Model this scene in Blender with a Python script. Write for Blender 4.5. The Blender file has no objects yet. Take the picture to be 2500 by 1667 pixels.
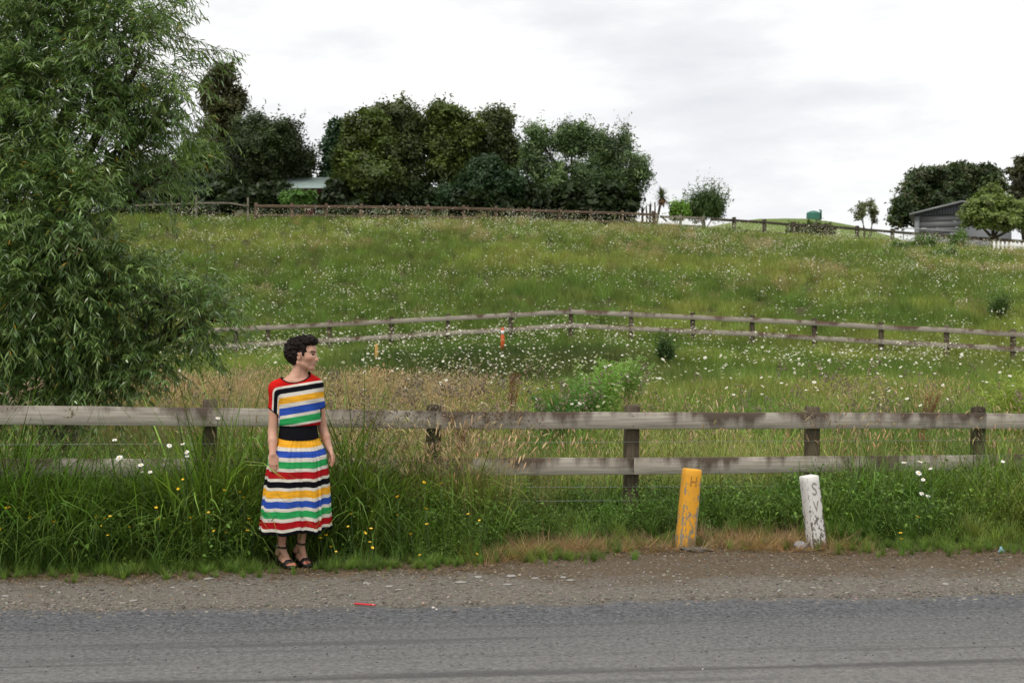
import bpy, bmesh, math, random
import numpy as np
from mathutils import Vector, Matrix, Euler

# ------------------------------------------------------------------ camera, sky, sun, exposure
SC = bpy.context.scene
COL = SC.collection
R = math.radians
F, CX, HY, EYE = 3139.0, 1250.0, 848.0, 1.628      # focal length and horizon in photograph pixels, eye height

def P(px, py, Y):
    return np.array([(px - CX) / F * Y, Y, EYE - (py - HY) / F * Y])

cam_data = bpy.data.cameras.new('camera')
cam_data.sensor_width = 36.0
cam_data.lens = F / 2500.0 * 36.0
cam_data.clip_start = 0.1
cam_data.clip_end = 6000.0
cam_data.dof.use_dof = True
cam_data.dof.focus_distance = 9.6
cam_data.dof.aperture_fstop = 5.0
cam = bpy.data.objects.new('camera', cam_data)
COL.objects.link(cam)
cam.location = (0, 0, EYE)
cam.rotation_euler = (R(90) + math.atan((HY - 833.5) / F), 0, 0)
SC.camera = cam

SUN_EL, SUN_AZ = 58.0, 205.0          # elevation, compass bearing (0 = +Y, clockwise), degrees
world = bpy.data.worlds.new('World')
SC.world = world
world.use_nodes = True

def N(nt, typ, props=None, ins=None):
    n = nt.nodes.new(typ)
    for k, v in (props or {}).items():
        setattr(n, k, v)
    for k, v in (ins or {}).items():
        s = n.inputs[k]
        if isinstance(v, bpy.types.NodeSocket):
            nt.links.new(v, s)
        else:
            s.default_value = v
    return n

def ramp(nt, fac, stops, interp='LINEAR'):
    r = nt.nodes.new('ShaderNodeValToRGB')
    nt.links.new(fac, r.inputs[0])
    cr = r.color_ramp
    cr.interpolation = interp
    while len(cr.elements) > 1:
        cr.elements.remove(cr.elements[-1])
    for i, (p, c) in enumerate(stops):
        e = cr.elements[0] if i == 0 else cr.elements.new(p)
        e.position = p
        if not isinstance(c, (tuple, list)):
            c = (c, c, c)
        e.color = (c[0], c[1], c[2], 1.0)
    return r.outputs[0]

def mixc(nt, fac, a, b, mode='MIX'):
    m = nt.nodes.new('ShaderNodeMix')
    m.data_type = 'RGBA'
    m.blend_type = mode
    for s, v in ((m.inputs[0], fac), (m.inputs[6], a), (m.inputs[7], b)):
        if isinstance(v, bpy.types.NodeSocket):
            nt.links.new(v, s)
        elif isinstance(v, (tuple, list)):
            s.default_value = (v[0], v[1], v[2], 1.0)
        else:
            s.default_value = v
    return m.outputs[2]

def math_n(nt, op, a, b=0.0, clamp=False):
    m = nt.nodes.new('ShaderNodeMath')
    m.operation = op
    m.use_clamp = clamp
    for i, v in enumerate((a, b)):
        if isinstance(v, bpy.types.NodeSocket):
            nt.links.new(v, m.inputs[i])
        else:
            m.inputs[i].default_value = v
    return m.outputs[0]

def noise(nt, vec, scale, detail=3.0, rough=0.55, out=0):
    n = N(nt, 'ShaderNodeTexNoise', {}, {'Scale': scale, 'Detail': detail, 'Roughness': rough})
    if vec is not None:
        nt.links.new(vec, n.inputs['Vector'])
    return n.outputs[out]

def mapping(nt, vec, scale=(1, 1, 1), loc=(0, 0, 0)):
    m = nt.nodes.new('ShaderNodeMapping')
    nt.links.new(vec, m.inputs['Vector'])
    m.inputs['Scale'].default_value = scale
    m.inputs['Location'].default_value = loc
    return m.outputs[0]

wt = world.node_tree
wt.nodes.clear()
w_out = wt.nodes.new('ShaderNodeOutputWorld')
sky_n = N(wt, 'ShaderNodeTexSky', {'sky_type': 'NISHITA', 'sun_disc': False,
          'sun_elevation': R(SUN_EL), 'sun_rotation': R(SUN_AZ)})
bg_sky = N(wt, 'ShaderNodeBackground', {}, {'Color': sky_n.outputs[0], 'Strength': 0.12})
tc = wt.nodes.new('ShaderNodeTexCoord')
cv = mapping(wt, tc.outputs['Generated'], (1.6, 1.6, 6.5), (3.1, 0.4, 1.7))
cn = noise(wt, cv, 1.7, 7.0, 0.55)
cn2 = noise(wt, mapping(wt, tc.outputs['Generated'], (5, 5, 16), (0.3, 4.0, 0.2)), 1.6, 6.0, 0.6)
cc = math_n(wt, 'ADD', math_n(wt, 'MULTIPLY', cn, 0.7), math_n(wt, 'MULTIPLY', cn2, 0.3))
cloud = ramp(wt, cc, [(0.38, (0.665, 0.675, 0.70)), (0.47, (0.745, 0.75, 0.76)), (0.55, (0.87, 0.865, 0.85)), (0.7, (1.05, 1.03, 0.99))])
bg_cloud = N(wt, 'ShaderNodeBackground', {}, {'Color': cloud, 'Strength': 1.0})
w_mix = N(wt, 'ShaderNodeMixShader', {}, {0: 0.95, 1: bg_sky.outputs[0], 2: bg_cloud.outputs[0]})
wt.links.new(w_mix.outputs[0], w_out.inputs[0])

sun_data = bpy.data.lights.new('sun', 'SUN')
sun_data.energy = 1.5
sun_data.angle = R(10)
sun_data.color = (1.0, 0.95, 0.87)
sun = bpy.data.objects.new('sun', sun_data)
COL.objects.link(sun)
sd = Vector((math.sin(R(SUN_AZ)) * math.cos(R(SUN_EL)), math.cos(R(SUN_AZ)) * math.cos(R(SUN_EL)), math.sin(R(SUN_EL))))
sun.rotation_euler = sd.to_track_quat('Z', 'Y').to_euler()
sun.location = (0, 0, 60)

SC.render.engine = 'CYCLES'
SC.cycles.max_bounces = 5
SC.cycles.diffuse_bounces = 3
SC.cycles.transmission_bounces = 4
SC.cycles.transparent_max_bounces = 6
SC.cycles.use_denoising = True
vs = SC.view_settings
vs.view_transform = 'Standard'
vs.look = 'None'
vs.gamma = 1.0
vs.use_curve_mapping = False
vs.exposure = 0.32

# ------------------------------------------------------------------ helpers
rng = np.random.default_rng(7)

def vnoise(x, y, s=1.0, seed=0, octaves=3):
    """smooth value noise in 0..1"""
    x = np.asarray(x, float) * s
    y = np.asarray(y, float) * s
    out = 0.0
    amp = 1.0
    tot = 0.0
    def h(i, j, k):
        v = np.sin(i * 127.1 + j * 311.7 + (seed + k * 17) * 74.7) * 43758.5453
        return v - np.floor(v)
    for k in range(octaves):
        xi, yi = np.floor(x), np.floor(y)
        xf, yf = x - xi, y - yi
        u, v = xf * xf * (3 - 2 * xf), yf * yf * (3 - 2 * yf)
        n = (h(xi, yi, k) * (1 - u) + h(xi + 1, yi, k) * u) * (1 - v) + (h(xi, yi + 1, k) * (1 - u) + h(xi + 1, yi + 1, k) * u) * v
        out = out + n * amp
        tot += amp
        amp *= 0.5
        x, y = x * 2.03 + 5.1, y * 2.03 + 1.7
    return out / tot

def smooth(a, b, x):
    t = np.clip((np.asarray(x, float) - a) / (b - a), 0, 1)
    return t * t * (3 - 2 * t)

def mesh_from(name, V, faces, mats=(), mat_index=None, smooth_shade=False, attrs=None):
    """faces: an (n,3) or (n,4) array, a list of such arrays, or a list of tuples"""
    me = bpy.data.meshes.new(name)
    V = np.asarray(V, np.float32)
    if isinstance(faces, np.ndarray):
        faces = [faces]
    if len(faces) and isinstance(faces[0], np.ndarray) and faces[0].ndim == 2:
        loops = np.concatenate([f.ravel() for f in faces]).astype(np.int32)
        sizes = np.concatenate([np.full(len(f), f.shape[1], np.int32) for f in faces])
    else:
        loops = np.fromiter((i for f in faces for i in f), np.int32)
        sizes = np.fromiter((len(f) for f in faces), np.int32)
    me.vertices.add(len(V))
    me.vertices.foreach_set('co', V.ravel())
    me.loops.add(len(loops))
    me.loops.foreach_set('vertex_index', loops)
    me.polygons.add(len(sizes))
    starts = np.concatenate([[0], np.cumsum(sizes)[:-1]]).astype(np.int32)
    me.polygons.foreach_set('loop_start', starts)
    me.polygons.foreach_set('loop_total', sizes)
    for m in mats:
        me.materials.append(m)
    if mat_index is not None:
        me.polygons.foreach_set('material_index', np.asarray(mat_index, np.int32))
    if smooth_shade:
        me.polygons.foreach_set('use_smooth', np.ones(len(sizes), bool))
    for k, a in (attrs or {}).items():
        a = np.asarray(a, np.float32)
        if a.ndim == 1:
            at = me.attributes.new(k, 'FLOAT', 'POINT')
            at.data.foreach_set('value', a)
        else:
            if a.shape[1] == 3:
                a = np.concatenate([a, np.ones((len(a), 1), np.float32)], 1)
            at = me.attributes.new(k, 'FLOAT_COLOR', 'POINT')
            at.data.foreach_set('color', a.ravel())
    me.update(calc_edges=True)
    return me

def tag(o, label=None, cat=None, group=None, kind=None):
    for k, v in (('label', label), ('category', cat), ('group', group), ('kind', kind)):
        if v:
            o[k] = v
    return o

def link(name, me, parent=None, loc=None, rot=None):
    o = bpy.data.objects.new(name, me)
    COL.objects.link(o)
    if parent is not None:
        o.parent = parent
    if loc is not None:
        o.location = loc
    if rot is not None:
        o.rotation_euler = rot
    return o

def thing(name, label, cat, loc=(0, 0, 0), group=None):
    o = link(name, None, None, loc)
    o.empty_display_size = 0.2
    return tag(o, label, cat, group)

def wloc(o):
    l = np.zeros(3)
    while o is not None:
        l = l + np.array(o.location)
        o = o.parent
    return l

def part(name, parent, V, faces, mats, **kw):
    """mesh child; V in world coordinates (parents are never rotated)"""
    V = np.asarray(V, float) - wloc(parent)
    return link(name, mesh_from(name, V, faces, mats, **kw), parent)

def loft(rings, closed=True, caps=True):
    rings = np.asarray(rings, float)
    n, m, _ = rings.shape
    V = rings.reshape(-1, 3)
    mm = m if closed else m - 1
    i, j = np.meshgrid(np.arange(n - 1), np.arange(mm), indexing='ij')
    i, j = i.ravel(), j.ravel()
    j2 = (j + 1) % m
    Q = np.stack([i * m + j, i * m + j2, (i + 1) * m + j2, (i + 1) * m + j], 1)
    faces = [tuple(q) for q in Q.tolist()]
    if caps and closed:
        faces.append(tuple(range(m - 1, -1, -1)))
        faces.append(tuple(range((n - 1) * m, n * m)))
    return V, faces

def frame_of(d):
    d = d / (np.linalg.norm(d) + 1e-9)
    a = np.array([0, 0, 1.0]) if abs(d[2]) < 0.9 else np.array([1.0, 0, 0])
    u = np.cross(a, d)
    u /= np.linalg.norm(u)
    return u, np.cross(d, u)

def tube(pts, radii, m=6):
    pts = np.asarray(pts, float)
    radii = np.broadcast_to(np.asarray(radii, float), (len(pts),))
    u, v = frame_of(pts[1] - pts[0])
    rings = []
    for k in range(len(pts)):
        d = pts[min(k + 1, len(pts) - 1)] - pts[max(k - 1, 0)]
        d = d / (np.linalg.norm(d) + 1e-9)
        uu = u - d * np.dot(u, d)
        uu /= np.linalg.norm(uu) + 1e-9
        u = uu
        vv = np.cross(d, uu)
        a = np.arange(m) * 2 * np.pi / m
        rings.append(pts[k] + radii[k] * (np.cos(a)[:, None] * uu + np.sin(a)[:, None] * vv))
    return loft(rings)

class Bag:
    """collects (V, faces) pieces of ONE mesh"""
    def __init__(s):
        s.V, s.F, s.n, s.C, s.M = [], [], 0, [], []
    def add(s, VF, col=None, mi=0):
        V, Fc = VF
        V = np.asarray(V, float)
        s.F += [tuple(int(i) + s.n for i in f) for f in Fc]
        s.M += [mi] * len(Fc)
        s.V.append(V)
        s.n += len(V)
        if col is not None:
            s.C.append(np.tile(np.asarray(col, float), (len(V), 1)))
        return s
    def get(s):
        return np.concatenate(s.V), s.F

def box(c, size, ax=None):
    """axis aligned (or by 3 axes) chamfered box"""
    c = np.asarray(c, float)
    hx, hy, hz = np.asarray(size, float) / 2
    ch = min(hx, hy, hz) * 0.12
    rings = []
    for z, k in ((-hz, ch), (-hz + ch, 0), (hz - ch, 0), (hz, ch)):
        a, b = hx - k, hy - k
        rings.append([(-a, -b, z), (a, -b, z), (a, b, z), (-a, b, z)])
    V, Fc = loft(rings)
    if ax is not None:
        V = V @ np.asarray(ax, float)
    return V + c, Fc

# ------------------------------------------------------------------ materials
def new_mat(name):
    m = bpy.data.materials.new(name)
    m.use_nodes = True
    nt = m.node_tree
    b = nt.nodes['Principled BSDF']
    b.inputs['Roughness'].default_value = 0.75
    return m, nt, b

def bump(nt, b, h, strength=0.4, dist=0.01):
    n = N(nt, 'ShaderNodeBump', {}, {'Strength': strength, 'Distance': dist, 'Height': h})
    nt.links.new(n.outputs[0], b.inputs['Normal'])

def veg_mat(name, instanced, rough=0.55, trans=0.3, spec=0.35):
    m, nt, b = new_mat(name)
    col = N(nt, 'ShaderNodeAttribute', {'attribute_name': 'col'}).outputs['Color']
    if instanced:
        t = N(nt, 'ShaderNodeAttribute', {'attribute_type': 'INSTANCER', 'attribute_name': 'tint'}).outputs['Color']
        col = mixc(nt, 1.0, col, t, 'MULTIPLY')
    nt.links.new(col, b.inputs['Base Color'])
    b.inputs['Roughness'].default_value = rough
    b.inputs['Specular IOR Level'].default_value = spec
    tr = N(nt, 'ShaderNodeBsdfTranslucent', {}, {'Color': mixc(nt, 1.0, col, (1.15, 1.2, 0.6), 'MULTIPLY')})
    mx = N(nt, 'ShaderNodeMixShader', {}, {0: trans, 1: b.outputs[0], 2: tr.outputs[0]})
    nt.links.new(mx.outputs[0], nt.nodes['Material Output'].inputs[0])
    return m

M_GRASS = veg_mat('grass', True)
M_LEAF = veg_mat('foliage', False, 0.5, 0.28, 0.4)
M_WILLOW = veg_mat('willow_leaf', False, 0.33, 0.28, 0.7)

def flat_mat(name, col, rough=0.7, metal=0.0, nscale=None, namp=0.25):
    m, nt, b = new_mat(name)
    b.inputs['Roughness'].default_value = rough
    b.inputs['Metallic'].default_value = metal
    if nscale:
        tcn = nt.nodes.new('ShaderNodeTexCoord')
        f = noise(nt, tcn.outputs['Object'], nscale, 4.0)
        c = mixc(nt, f, tuple(x * (1 - namp) for x in col), tuple(min(1, x * (1 + namp)) for x in col))
        nt.links.new(c, b.inputs['Base Color'])
    else:
        b.inputs['Base Color'].default_value = (*col, 1)
    return m

def wood_mat(name, light, dark, stain, stain_amt=0.5, grain_axis=0, scale=1.0, stain_w=4.2):
    """weathered timber: grain along the local axis, run-down stains from the top edge"""
    m, nt, b = new_mat(name)
    t = nt.nodes.new('ShaderNodeTexCoord').outputs['Object']
    oi = nt.nodes.new('ShaderNodeObjectInfo')
    off = N(nt, 'ShaderNodeVectorMath', {'operation': 'SCALE'}, {0: (13.7, 7.3, 3.1), 'Scale': oi.outputs['Random']}).outputs[0]
    v = N(nt, 'ShaderNodeVectorMath', {'operation': 'ADD'}, {0: t, 1: off}).outputs[0]
    gs = [55 * scale] * 3
    gs[grain_axis] = 2.2 * scale
    g = noise(nt, mapping(nt, v, tuple(gs)), 1.0, 6.0, 0.65)
    blotch = noise(nt, mapping(nt, v, (2.5 * scale, 6 * scale, 6 * scale)), 1.0, 4.0)
    c = mixc(nt, ramp(nt, g, [(0.3, 0.0), (0.7, 1.0)]), dark, light)
    c = mixc(nt, ramp(nt, blotch, [(0.35, 0.0), (0.7, 0.55)]), c, tuple(x * 0.72 for x in light))
    # stains
    ss = [stain_w * scale, stain_w * scale, 1.2 * scale]
    st = noise(nt, mapping(nt, v, tuple(ss), (4.2, 1.1, 0)), 1.0, 5.0, 0.6)
    gen = nt.nodes.new('ShaderNodeTexCoord').outputs['Generated']
    gz = N(nt, 'ShaderNodeSeparateXYZ', {}, {0: gen}).outputs[2]
    big = noise(nt, mapping(nt, v, (1.1 * scale, 1.1 * scale, 1.1 * scale), (1.3, 0, 2.0)), 1.0, 3.0)
    st = math_n(nt, 'ADD', math_n(nt, 'MULTIPLY', st, 0.95), math_n(nt, 'MULTIPLY', big, 0.75))
    st = math_n(nt, 'SUBTRACT', st, 0.38)
    if grain_axis == 0:
        st = ramp(nt, st, [(0.30, 0.0), (0.66, 1.0)])
        s = math_n(nt, 'ADD', math_n(nt, 'MULTIPLY', gz, 0.42), math_n(nt, 'MULTIPLY', st, 0.55))
    else:
        s = math_n(nt, 'ADD', math_n(nt, 'MULTIPLY', gz, 0.28), st)
    f = ramp(nt, s, [(0.74 - 0.28 * stain_amt, 0.0), (1.04 - 0.28 * stain_amt, 0.88)] if grain_axis == 0 else [(0.62, 0.0), (0.85, 0.85)])
    c = mixc(nt, f, c, stain)
    nt.links.new(c, b.inputs['Base Color'])
    b.inputs['Roughness'].default_value = 0.85
    b.inputs['Specular IOR Level'].default_value = 0.2
    bump(nt, b, g, 0.5, 0.004)
    return m

M_RAIL = wood_mat('weathered_rail_wood', (0.56, 0.51, 0.435), (0.22, 0.19, 0.155), (0.06, 0.037, 0.023), 1.05)
M_POST = wood_mat('weathered_post_wood', (0.16, 0.13, 0.085), (0.07, 0.055, 0.038), (0.035, 0.024, 0.017), 0.5, 2)
M_MRAIL = wood_mat('lichened_rail_wood', (0.45, 0.41, 0.34), (0.24, 0.20, 0.155), (0.085, 0.045, 0.024), 1.0, 0, 1.0, 3.0)
M_RUST = wood_mat('stained_brown_rail_wood', (0.17, 0.12, 0.082), (0.10, 0.07, 0.047), (0.055, 0.035, 0.024), 0.4)
M_DARKW = wood_mat('dark_rail_wood', (0.10, 0.085, 0.06), (0.05, 0.042, 0.03), (0.03, 0.022, 0.016), 0.5)
M_PALEW = wood_mat('pale_grey_wood', (0.25, 0.22, 0.17), (0.15, 0.13, 0.10), (0.09, 0.07, 0.05), 0.3)
M_WIRE = flat_mat('galvanised_wire', (0.42, 0.43, 0.43), 0.45, 0.6)
M_BARK = flat_mat('bark', (0.085, 0.065, 0.045), 0.9, 0, 6.0, 0.4)

# ------------------------------------------------------------------ terrain
ZF_X = np.array([-40, -12, -8.6, -3, 1.83, 9.0, 14.3, 40])
ZF_Z = np.array([0.85, 1.0, 1.15, 1.45, 1.72, 1.27, 0.98, 0.6])
YF_X = np.array([-40, -12, 1.83, 14.3, 40])
YF_Y = np.array([41, 40.5, 40.0, 36.7, 30.5])
YR_X = np.array([-60, -20.6, -14.5, 0.45, 8.7, 23, 34.5, 80])
YR_Y = np.array([66, 68, 70, 74, 78, 85, 88, 90])
ZR_X = np.array([-60, -14.5, 0.45, 8.7, 23, 34.5, 60])
ZR_Z = np.array([8.4, 8.52, 8.72, 8.80, 8.55, 8.05, 7.2])
SLOPE_ROAD = 0.102
def road_edge(X):
    return 8.14 + SLOPE_ROAD * np.asarray(X, float)
VE_X = np.array([-60, -3.65, -1.65, -0.3, 0.15, 1.0, 2.0, 2.6, 4.0, 60])
VE_Y = np.array([3.5, 9.17, 9.36, 9.62, 10.02, 10.32, 10.42, 10.3, 10.28, 17])
def verge_edge(X):
    return np.interp(X, VE_X, VE_Y)
def fence_Y(X):
    return 11.2 + 0.287 * np.asarray(X, float)

def height(X, Y):
    X = np.asarray(X, float); Y = np.asarray(Y, float)
    yf = np.interp(X, YF_X, YF_Y); zf = np.interp(X, ZF_X, ZF_Z)
    yr = np.interp(X, YR_X, YR_Y); zr = np.interp(X, ZR_X, ZR_Z)
    Yn = Y - 0.1 * np.clip(X, -60, 60) * smooth(30, 16, Y)
    near = np.interp(Yn, [-4000, 9.9, 10.8, 12, 14, 20, 27, 33], [0, 0, 0.03, 0.07, 0.16, 0.36, 0.52, 0.80])
    t1 = np.clip((Y - 31) / (yf - 31), 0, 1)
    z = np.where(Y < 31, near, np.interp(np.minimum(Yn, 31), [-4000, 9.9, 10.8, 12, 14, 20, 27, 33], [0, 0, 0.03, 0.07, 0.16, 0.36, 0.52, 0.80]) * (1 - t1) + zf * t1)
    t2 = np.clip((Y - yf) / (yr - yf), 0, 1)
    z = np.where(Y > yf, zf + (zr - zf) * (t2 + 0.045 * np.sin(np.pi * t2)), z)
    d = np.maximum(Y - yr, 0)
    fall = np.interp(d, [0, 8, 45, 160, 400, 4000], [0, 0.05, 0.5, 9.0, 12, 12])
    z = z - fall
    z = z + 36.0 * np.exp(-((X - 66) / 47) ** 2 / 2 - ((Y - 320) / 55) ** 2 / 2)
    rough = (vnoise(X, Y, 0.35, 3) - 0.5) * 0.35 * smooth(13, 22, Y) + (vnoise(X, Y, 0.06, 9) - 0.5) * 0.5 * smooth(44, 54, Y) * smooth(2, 12, np.abs(Y - yr))
    rough = rough + (vnoise(X, Y, 1.7, 5) - 0.5) * (0.02 + 0.04 * smooth(0, 0.6, Y - verge_edge(X) - 0.3)) * smooth(0.05, 0.5, Y - road_edge(X))
    # a hollow under the bank
    z = z - 0.35 * np.exp(-((X + 0.6) / 2.6) ** 2 - ((Y - 31.0) / 2.0) ** 2)
    return z + rough
# ------------------------------------------------------------------ ground and road
def ground_sheet():
    ys = np.concatenate([np.linspace(-2500, -60, 12), np.linspace(-50, 4, 16), np.arange(4.5, 16, 0.2), np.arange(16, 46, 0.4),
                         np.arange(46, 100, 0.9), np.linspace(101, 420, 60), np.linspace(450, 4500, 24)])
    u = np.linspace(-1, 1, 161)
    xs = np.sinh(u * 6.2) / np.sinh(6.2) * 2500
    xs = np.unique(np.concatenate([xs, np.arange(-7, 7.01, 0.2), np.arange(-24, 40, 0.6)]))
    X, Y = np.meshgrid(xs, ys)
    Z = height(X, Y)
    n, m = X.shape
    V = np.stack([X, Y, Z], -1).reshape(-1, 3)
    i, j = np.meshgrid(np.arange(n - 1), np.arange(m - 1), indexing='ij')
    i, j = i.ravel(), j.ravel()
    Q = np.stack([i * m + j, i * m + j + 1, (i + 1) * m + j + 1, (i + 1) * m + j], 1)
    x, y = V[:, 0], V[:, 1]
    edge = y - road_edge(x)
    g = smooth(-0.15, 0.25, y - verge_edge(x) + (vnoise(x, y, 3, 21) - 0.5) * 0.3)       # grassed soil
    edge = edge - 0.5 * smooth(0.3, -0.6, x)
    far = smooth(100, 200, y)
    return V, Q, {'soil': g, 'edge': edge, 'pasture': far}

m, nt, b = new_mat('ground_soil')
gt = nt.nodes.new('ShaderNodeTexCoord').outputs['Object']
at = lambda n_: N(nt, 'ShaderNodeAttribute', {'attribute_name': n_}).outputs['Fac']
n1 = noise(nt, gt, 2.2, 6.0, 0.6)
n2 = noise(nt, gt, 26.0, 5.0, 0.75)
n3 = noise(nt, gt, 130.0, 3.0, 0.7)
grav = mixc(nt, ramp(nt, n2, [(0.32, 0), (0.68, 1)]), (0.12, 0.107, 0.088), (0.35, 0.322, 0.275))
grav = mixc(nt, ramp(nt, n3, [(0.36, 0.6), (0.52, 0)]), grav, (0.05, 0.041, 0.03))
dirt = mixc(nt, ramp(nt, n2, [(0.3, 0), (0.7, 1)]), (0.088, 0.066, 0.043), (0.215, 0.165, 0.112))
ef = math_n(nt, 'ADD', at('edge'), math_n(nt, 'MULTIPLY', math_n(nt, 'SUBTRACT', n1, 0.5), 1.6))
c = mixc(nt, ramp(nt, ef, [(0.55, 0), (1.25, 1)]), grav, dirt)
litter = noise(nt, mapping(nt, gt, (14, 30, 14)), 1.0, 4.0, 0.7)
c = mixc(nt, ramp(nt, litter, [(0.58, 0), (0.68, 0.55)]), c, (0.17, 0.11, 0.055))
soil = mixc(nt, n2, (0.05, 0.05, 0.02), (0.10, 0.095, 0.04))
c = mixc(nt, at('soil'), c, soil)
past = mixc(nt, noise(nt, gt, 0.06, 5.0), (0.10, 0.15, 0.035), (0.17, 0.22, 0.06))
c = mixc(nt, at('pasture'), c, past)
nt.links.new(c, b.inputs['Base Color'])
b.inputs['Roughness'].default_value = 0.95
b.inputs['Specular IOR Level'].default_value = 0.15
bump(nt, b, math_n(nt, 'ADD', n2, n3), 0.8, 0.02)
M_GROUND = m
V, Q, A = ground_sheet()
tag(link('ground', mesh_from('ground', V, Q, [M_GROUND], smooth_shade=True, attrs=A)), kind='structure')

# road: a chip-seal strip running a little away to the right, 6.4 m wide, ragged edges, slightly crowned
ROAD_A = math.atan(SLOPE_ROAD)
rs = np.concatenate([np.linspace(-400, -14, 60), np.arange(-13.8, 13.8, 0.05), np.linspace(14, 400, 60)])
rw = np.array([0.0, 0.03, 0.1, 0.3, 0.6, 1.0, 1.5, 2.0, 3.0, 4.0, 5.0, 5.8, 6.1, 6.3, 6.4])
ca, sa = math.cos(ROAD_A), math.sin(ROAD_A)
S, W = np.meshgrid(rs, rw, indexing='ij')
wob = ((vnoise(S, 0 * S, 1.1, 4, 4) - 0.5) * 0.42 + (vnoise(S, 0 * S, 7.0, 6, 3) - 0.5) * 0.16)
Wd = W + wob * np.clip(1 - W / 0.8, 0, 1) - wob * np.clip(1 - (6.4 - W) / 0.8, 0, 1)
RX = S * ca + Wd * sa
RY = 8.14 + S * sa - Wd * ca
crown = 0.014 + 0.03 * np.sin(np.pi * np.clip(W / 6.4, 0, 1))
RZ = np.where((W < 0.001) | (W > 6.399), -0.03, crown)
V = np.stack([RX, RY, RZ], -1).reshape(-1, 3)
n_, m_ = S.shape
i, j = np.meshgrid(np.arange(n_ - 1), np.arange(m_ - 1), indexing='ij')
i, j = i.ravel(), j.ravel()
Q = np.stack([i * m_ + j, i * m_ + j + 1, (i + 1) * m_ + j + 1, (i + 1) * m_ + j], 1)[:, ::-1]
m, nt, b = new_mat('chip_seal')
t = nt.nodes.new('ShaderNodeTexCoord').outputs['Object']
wat = N(nt, 'ShaderNodeAttribute', {'attribute_name': 'across'}).outputs['Fac']
sat = N(nt, 'ShaderNodeAttribute', {'attribute_name': 'along'}).outputs['Fac']
vor = N(nt, 'ShaderNodeTexVoronoi', {}, {'Vector': t, 'Scale': 75.0})
chip = noise(nt, t, 36.0, 3.0, 0.85)
low = noise(nt, t, 0.9, 4.0)
along = N(nt, 'ShaderNodeCombineXYZ', {}, {0: math_n(nt, 'MULTIPLY', sat, 0.16), 1: math_n(nt, 'MULTIPLY', wat, 5.0)}).outputs[0]
streak = noise(nt, along, 1.6, 5.0, 0.6)
chips = mixc(nt, ramp(nt, chip, [(0.39, 0), (0.61, 1)]), (0.022, 0.0225, 0.025), (0.175, 0.178, 0.186))
chips = mixc(nt, 0.30, chips, ramp(nt, N(nt, 'ShaderNodeSeparateColor', {}, {0: vor.outputs['Color']}).outputs[0], [(0, (0.02, 0.02, 0.023)), (1, (0.19, 0.19, 0.19))]))
worn = mixc(nt, ramp(nt, chip, [(0.3, 0), (0.7, 1)]), (0.10, 0.097, 0.091), (0.235, 0.229, 0.215))
wf = math_n(nt, 'ADD', wat, math_n(nt, 'MULTIPLY', math_n(nt, 'SUBTRACT', low, 0.5), 0.7))
wf = math_n(nt, 'ADD', wf, math_n(nt, 'MULTIPLY', math_n(nt, 'SUBTRACT', streak, 0.5), 0.5))
c = mixc(nt, ramp(nt, math_n(nt, 'MULTIPLY', wf, 0.5), [(0.25, 0), (0.45, 0.40), (0.95, 1)]), chips, worn)
c = mixc(nt, ramp(nt, streak, [(0.34, 0.75), (0.47, 0)]), c, (0.085, 0.084, 0.083))
c = mixc(nt, ramp(nt, math_n(nt, 'ADD', wat, math_n(nt, 'MULTIPLY', low, 0.16)), [(0.06, 0.75), (0.22, 0)]), c, (0.17, 0.153, 0.13))
track = math_n(nt, 'ABSOLUTE', math_n(nt, 'SUBTRACT', math_n(nt, 'ADD', wat, math_n(nt, 'MULTIPLY', noise(nt, along, 3.0, 3.0), 0.30)), 2.0))
c = mixc(nt, ramp(nt, track, [(0.0, 0.7), (0.035, 0.5), (0.075, 0)]), c, (0.062, 0.06, 0.06))
nt.links.new(c, b.inputs['Base Color'])
b.inputs['Roughness'].default_value = 0.88
b.inputs['Specular IOR Level'].default_value = 0.25
bump(nt, b, chip, 0.7, 0.012)
tag(link('road', mesh_from('road', V, Q, [m], smooth_shade=True, attrs={'across': W.ravel(), 'along': S.ravel()})), kind='structure')

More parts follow.
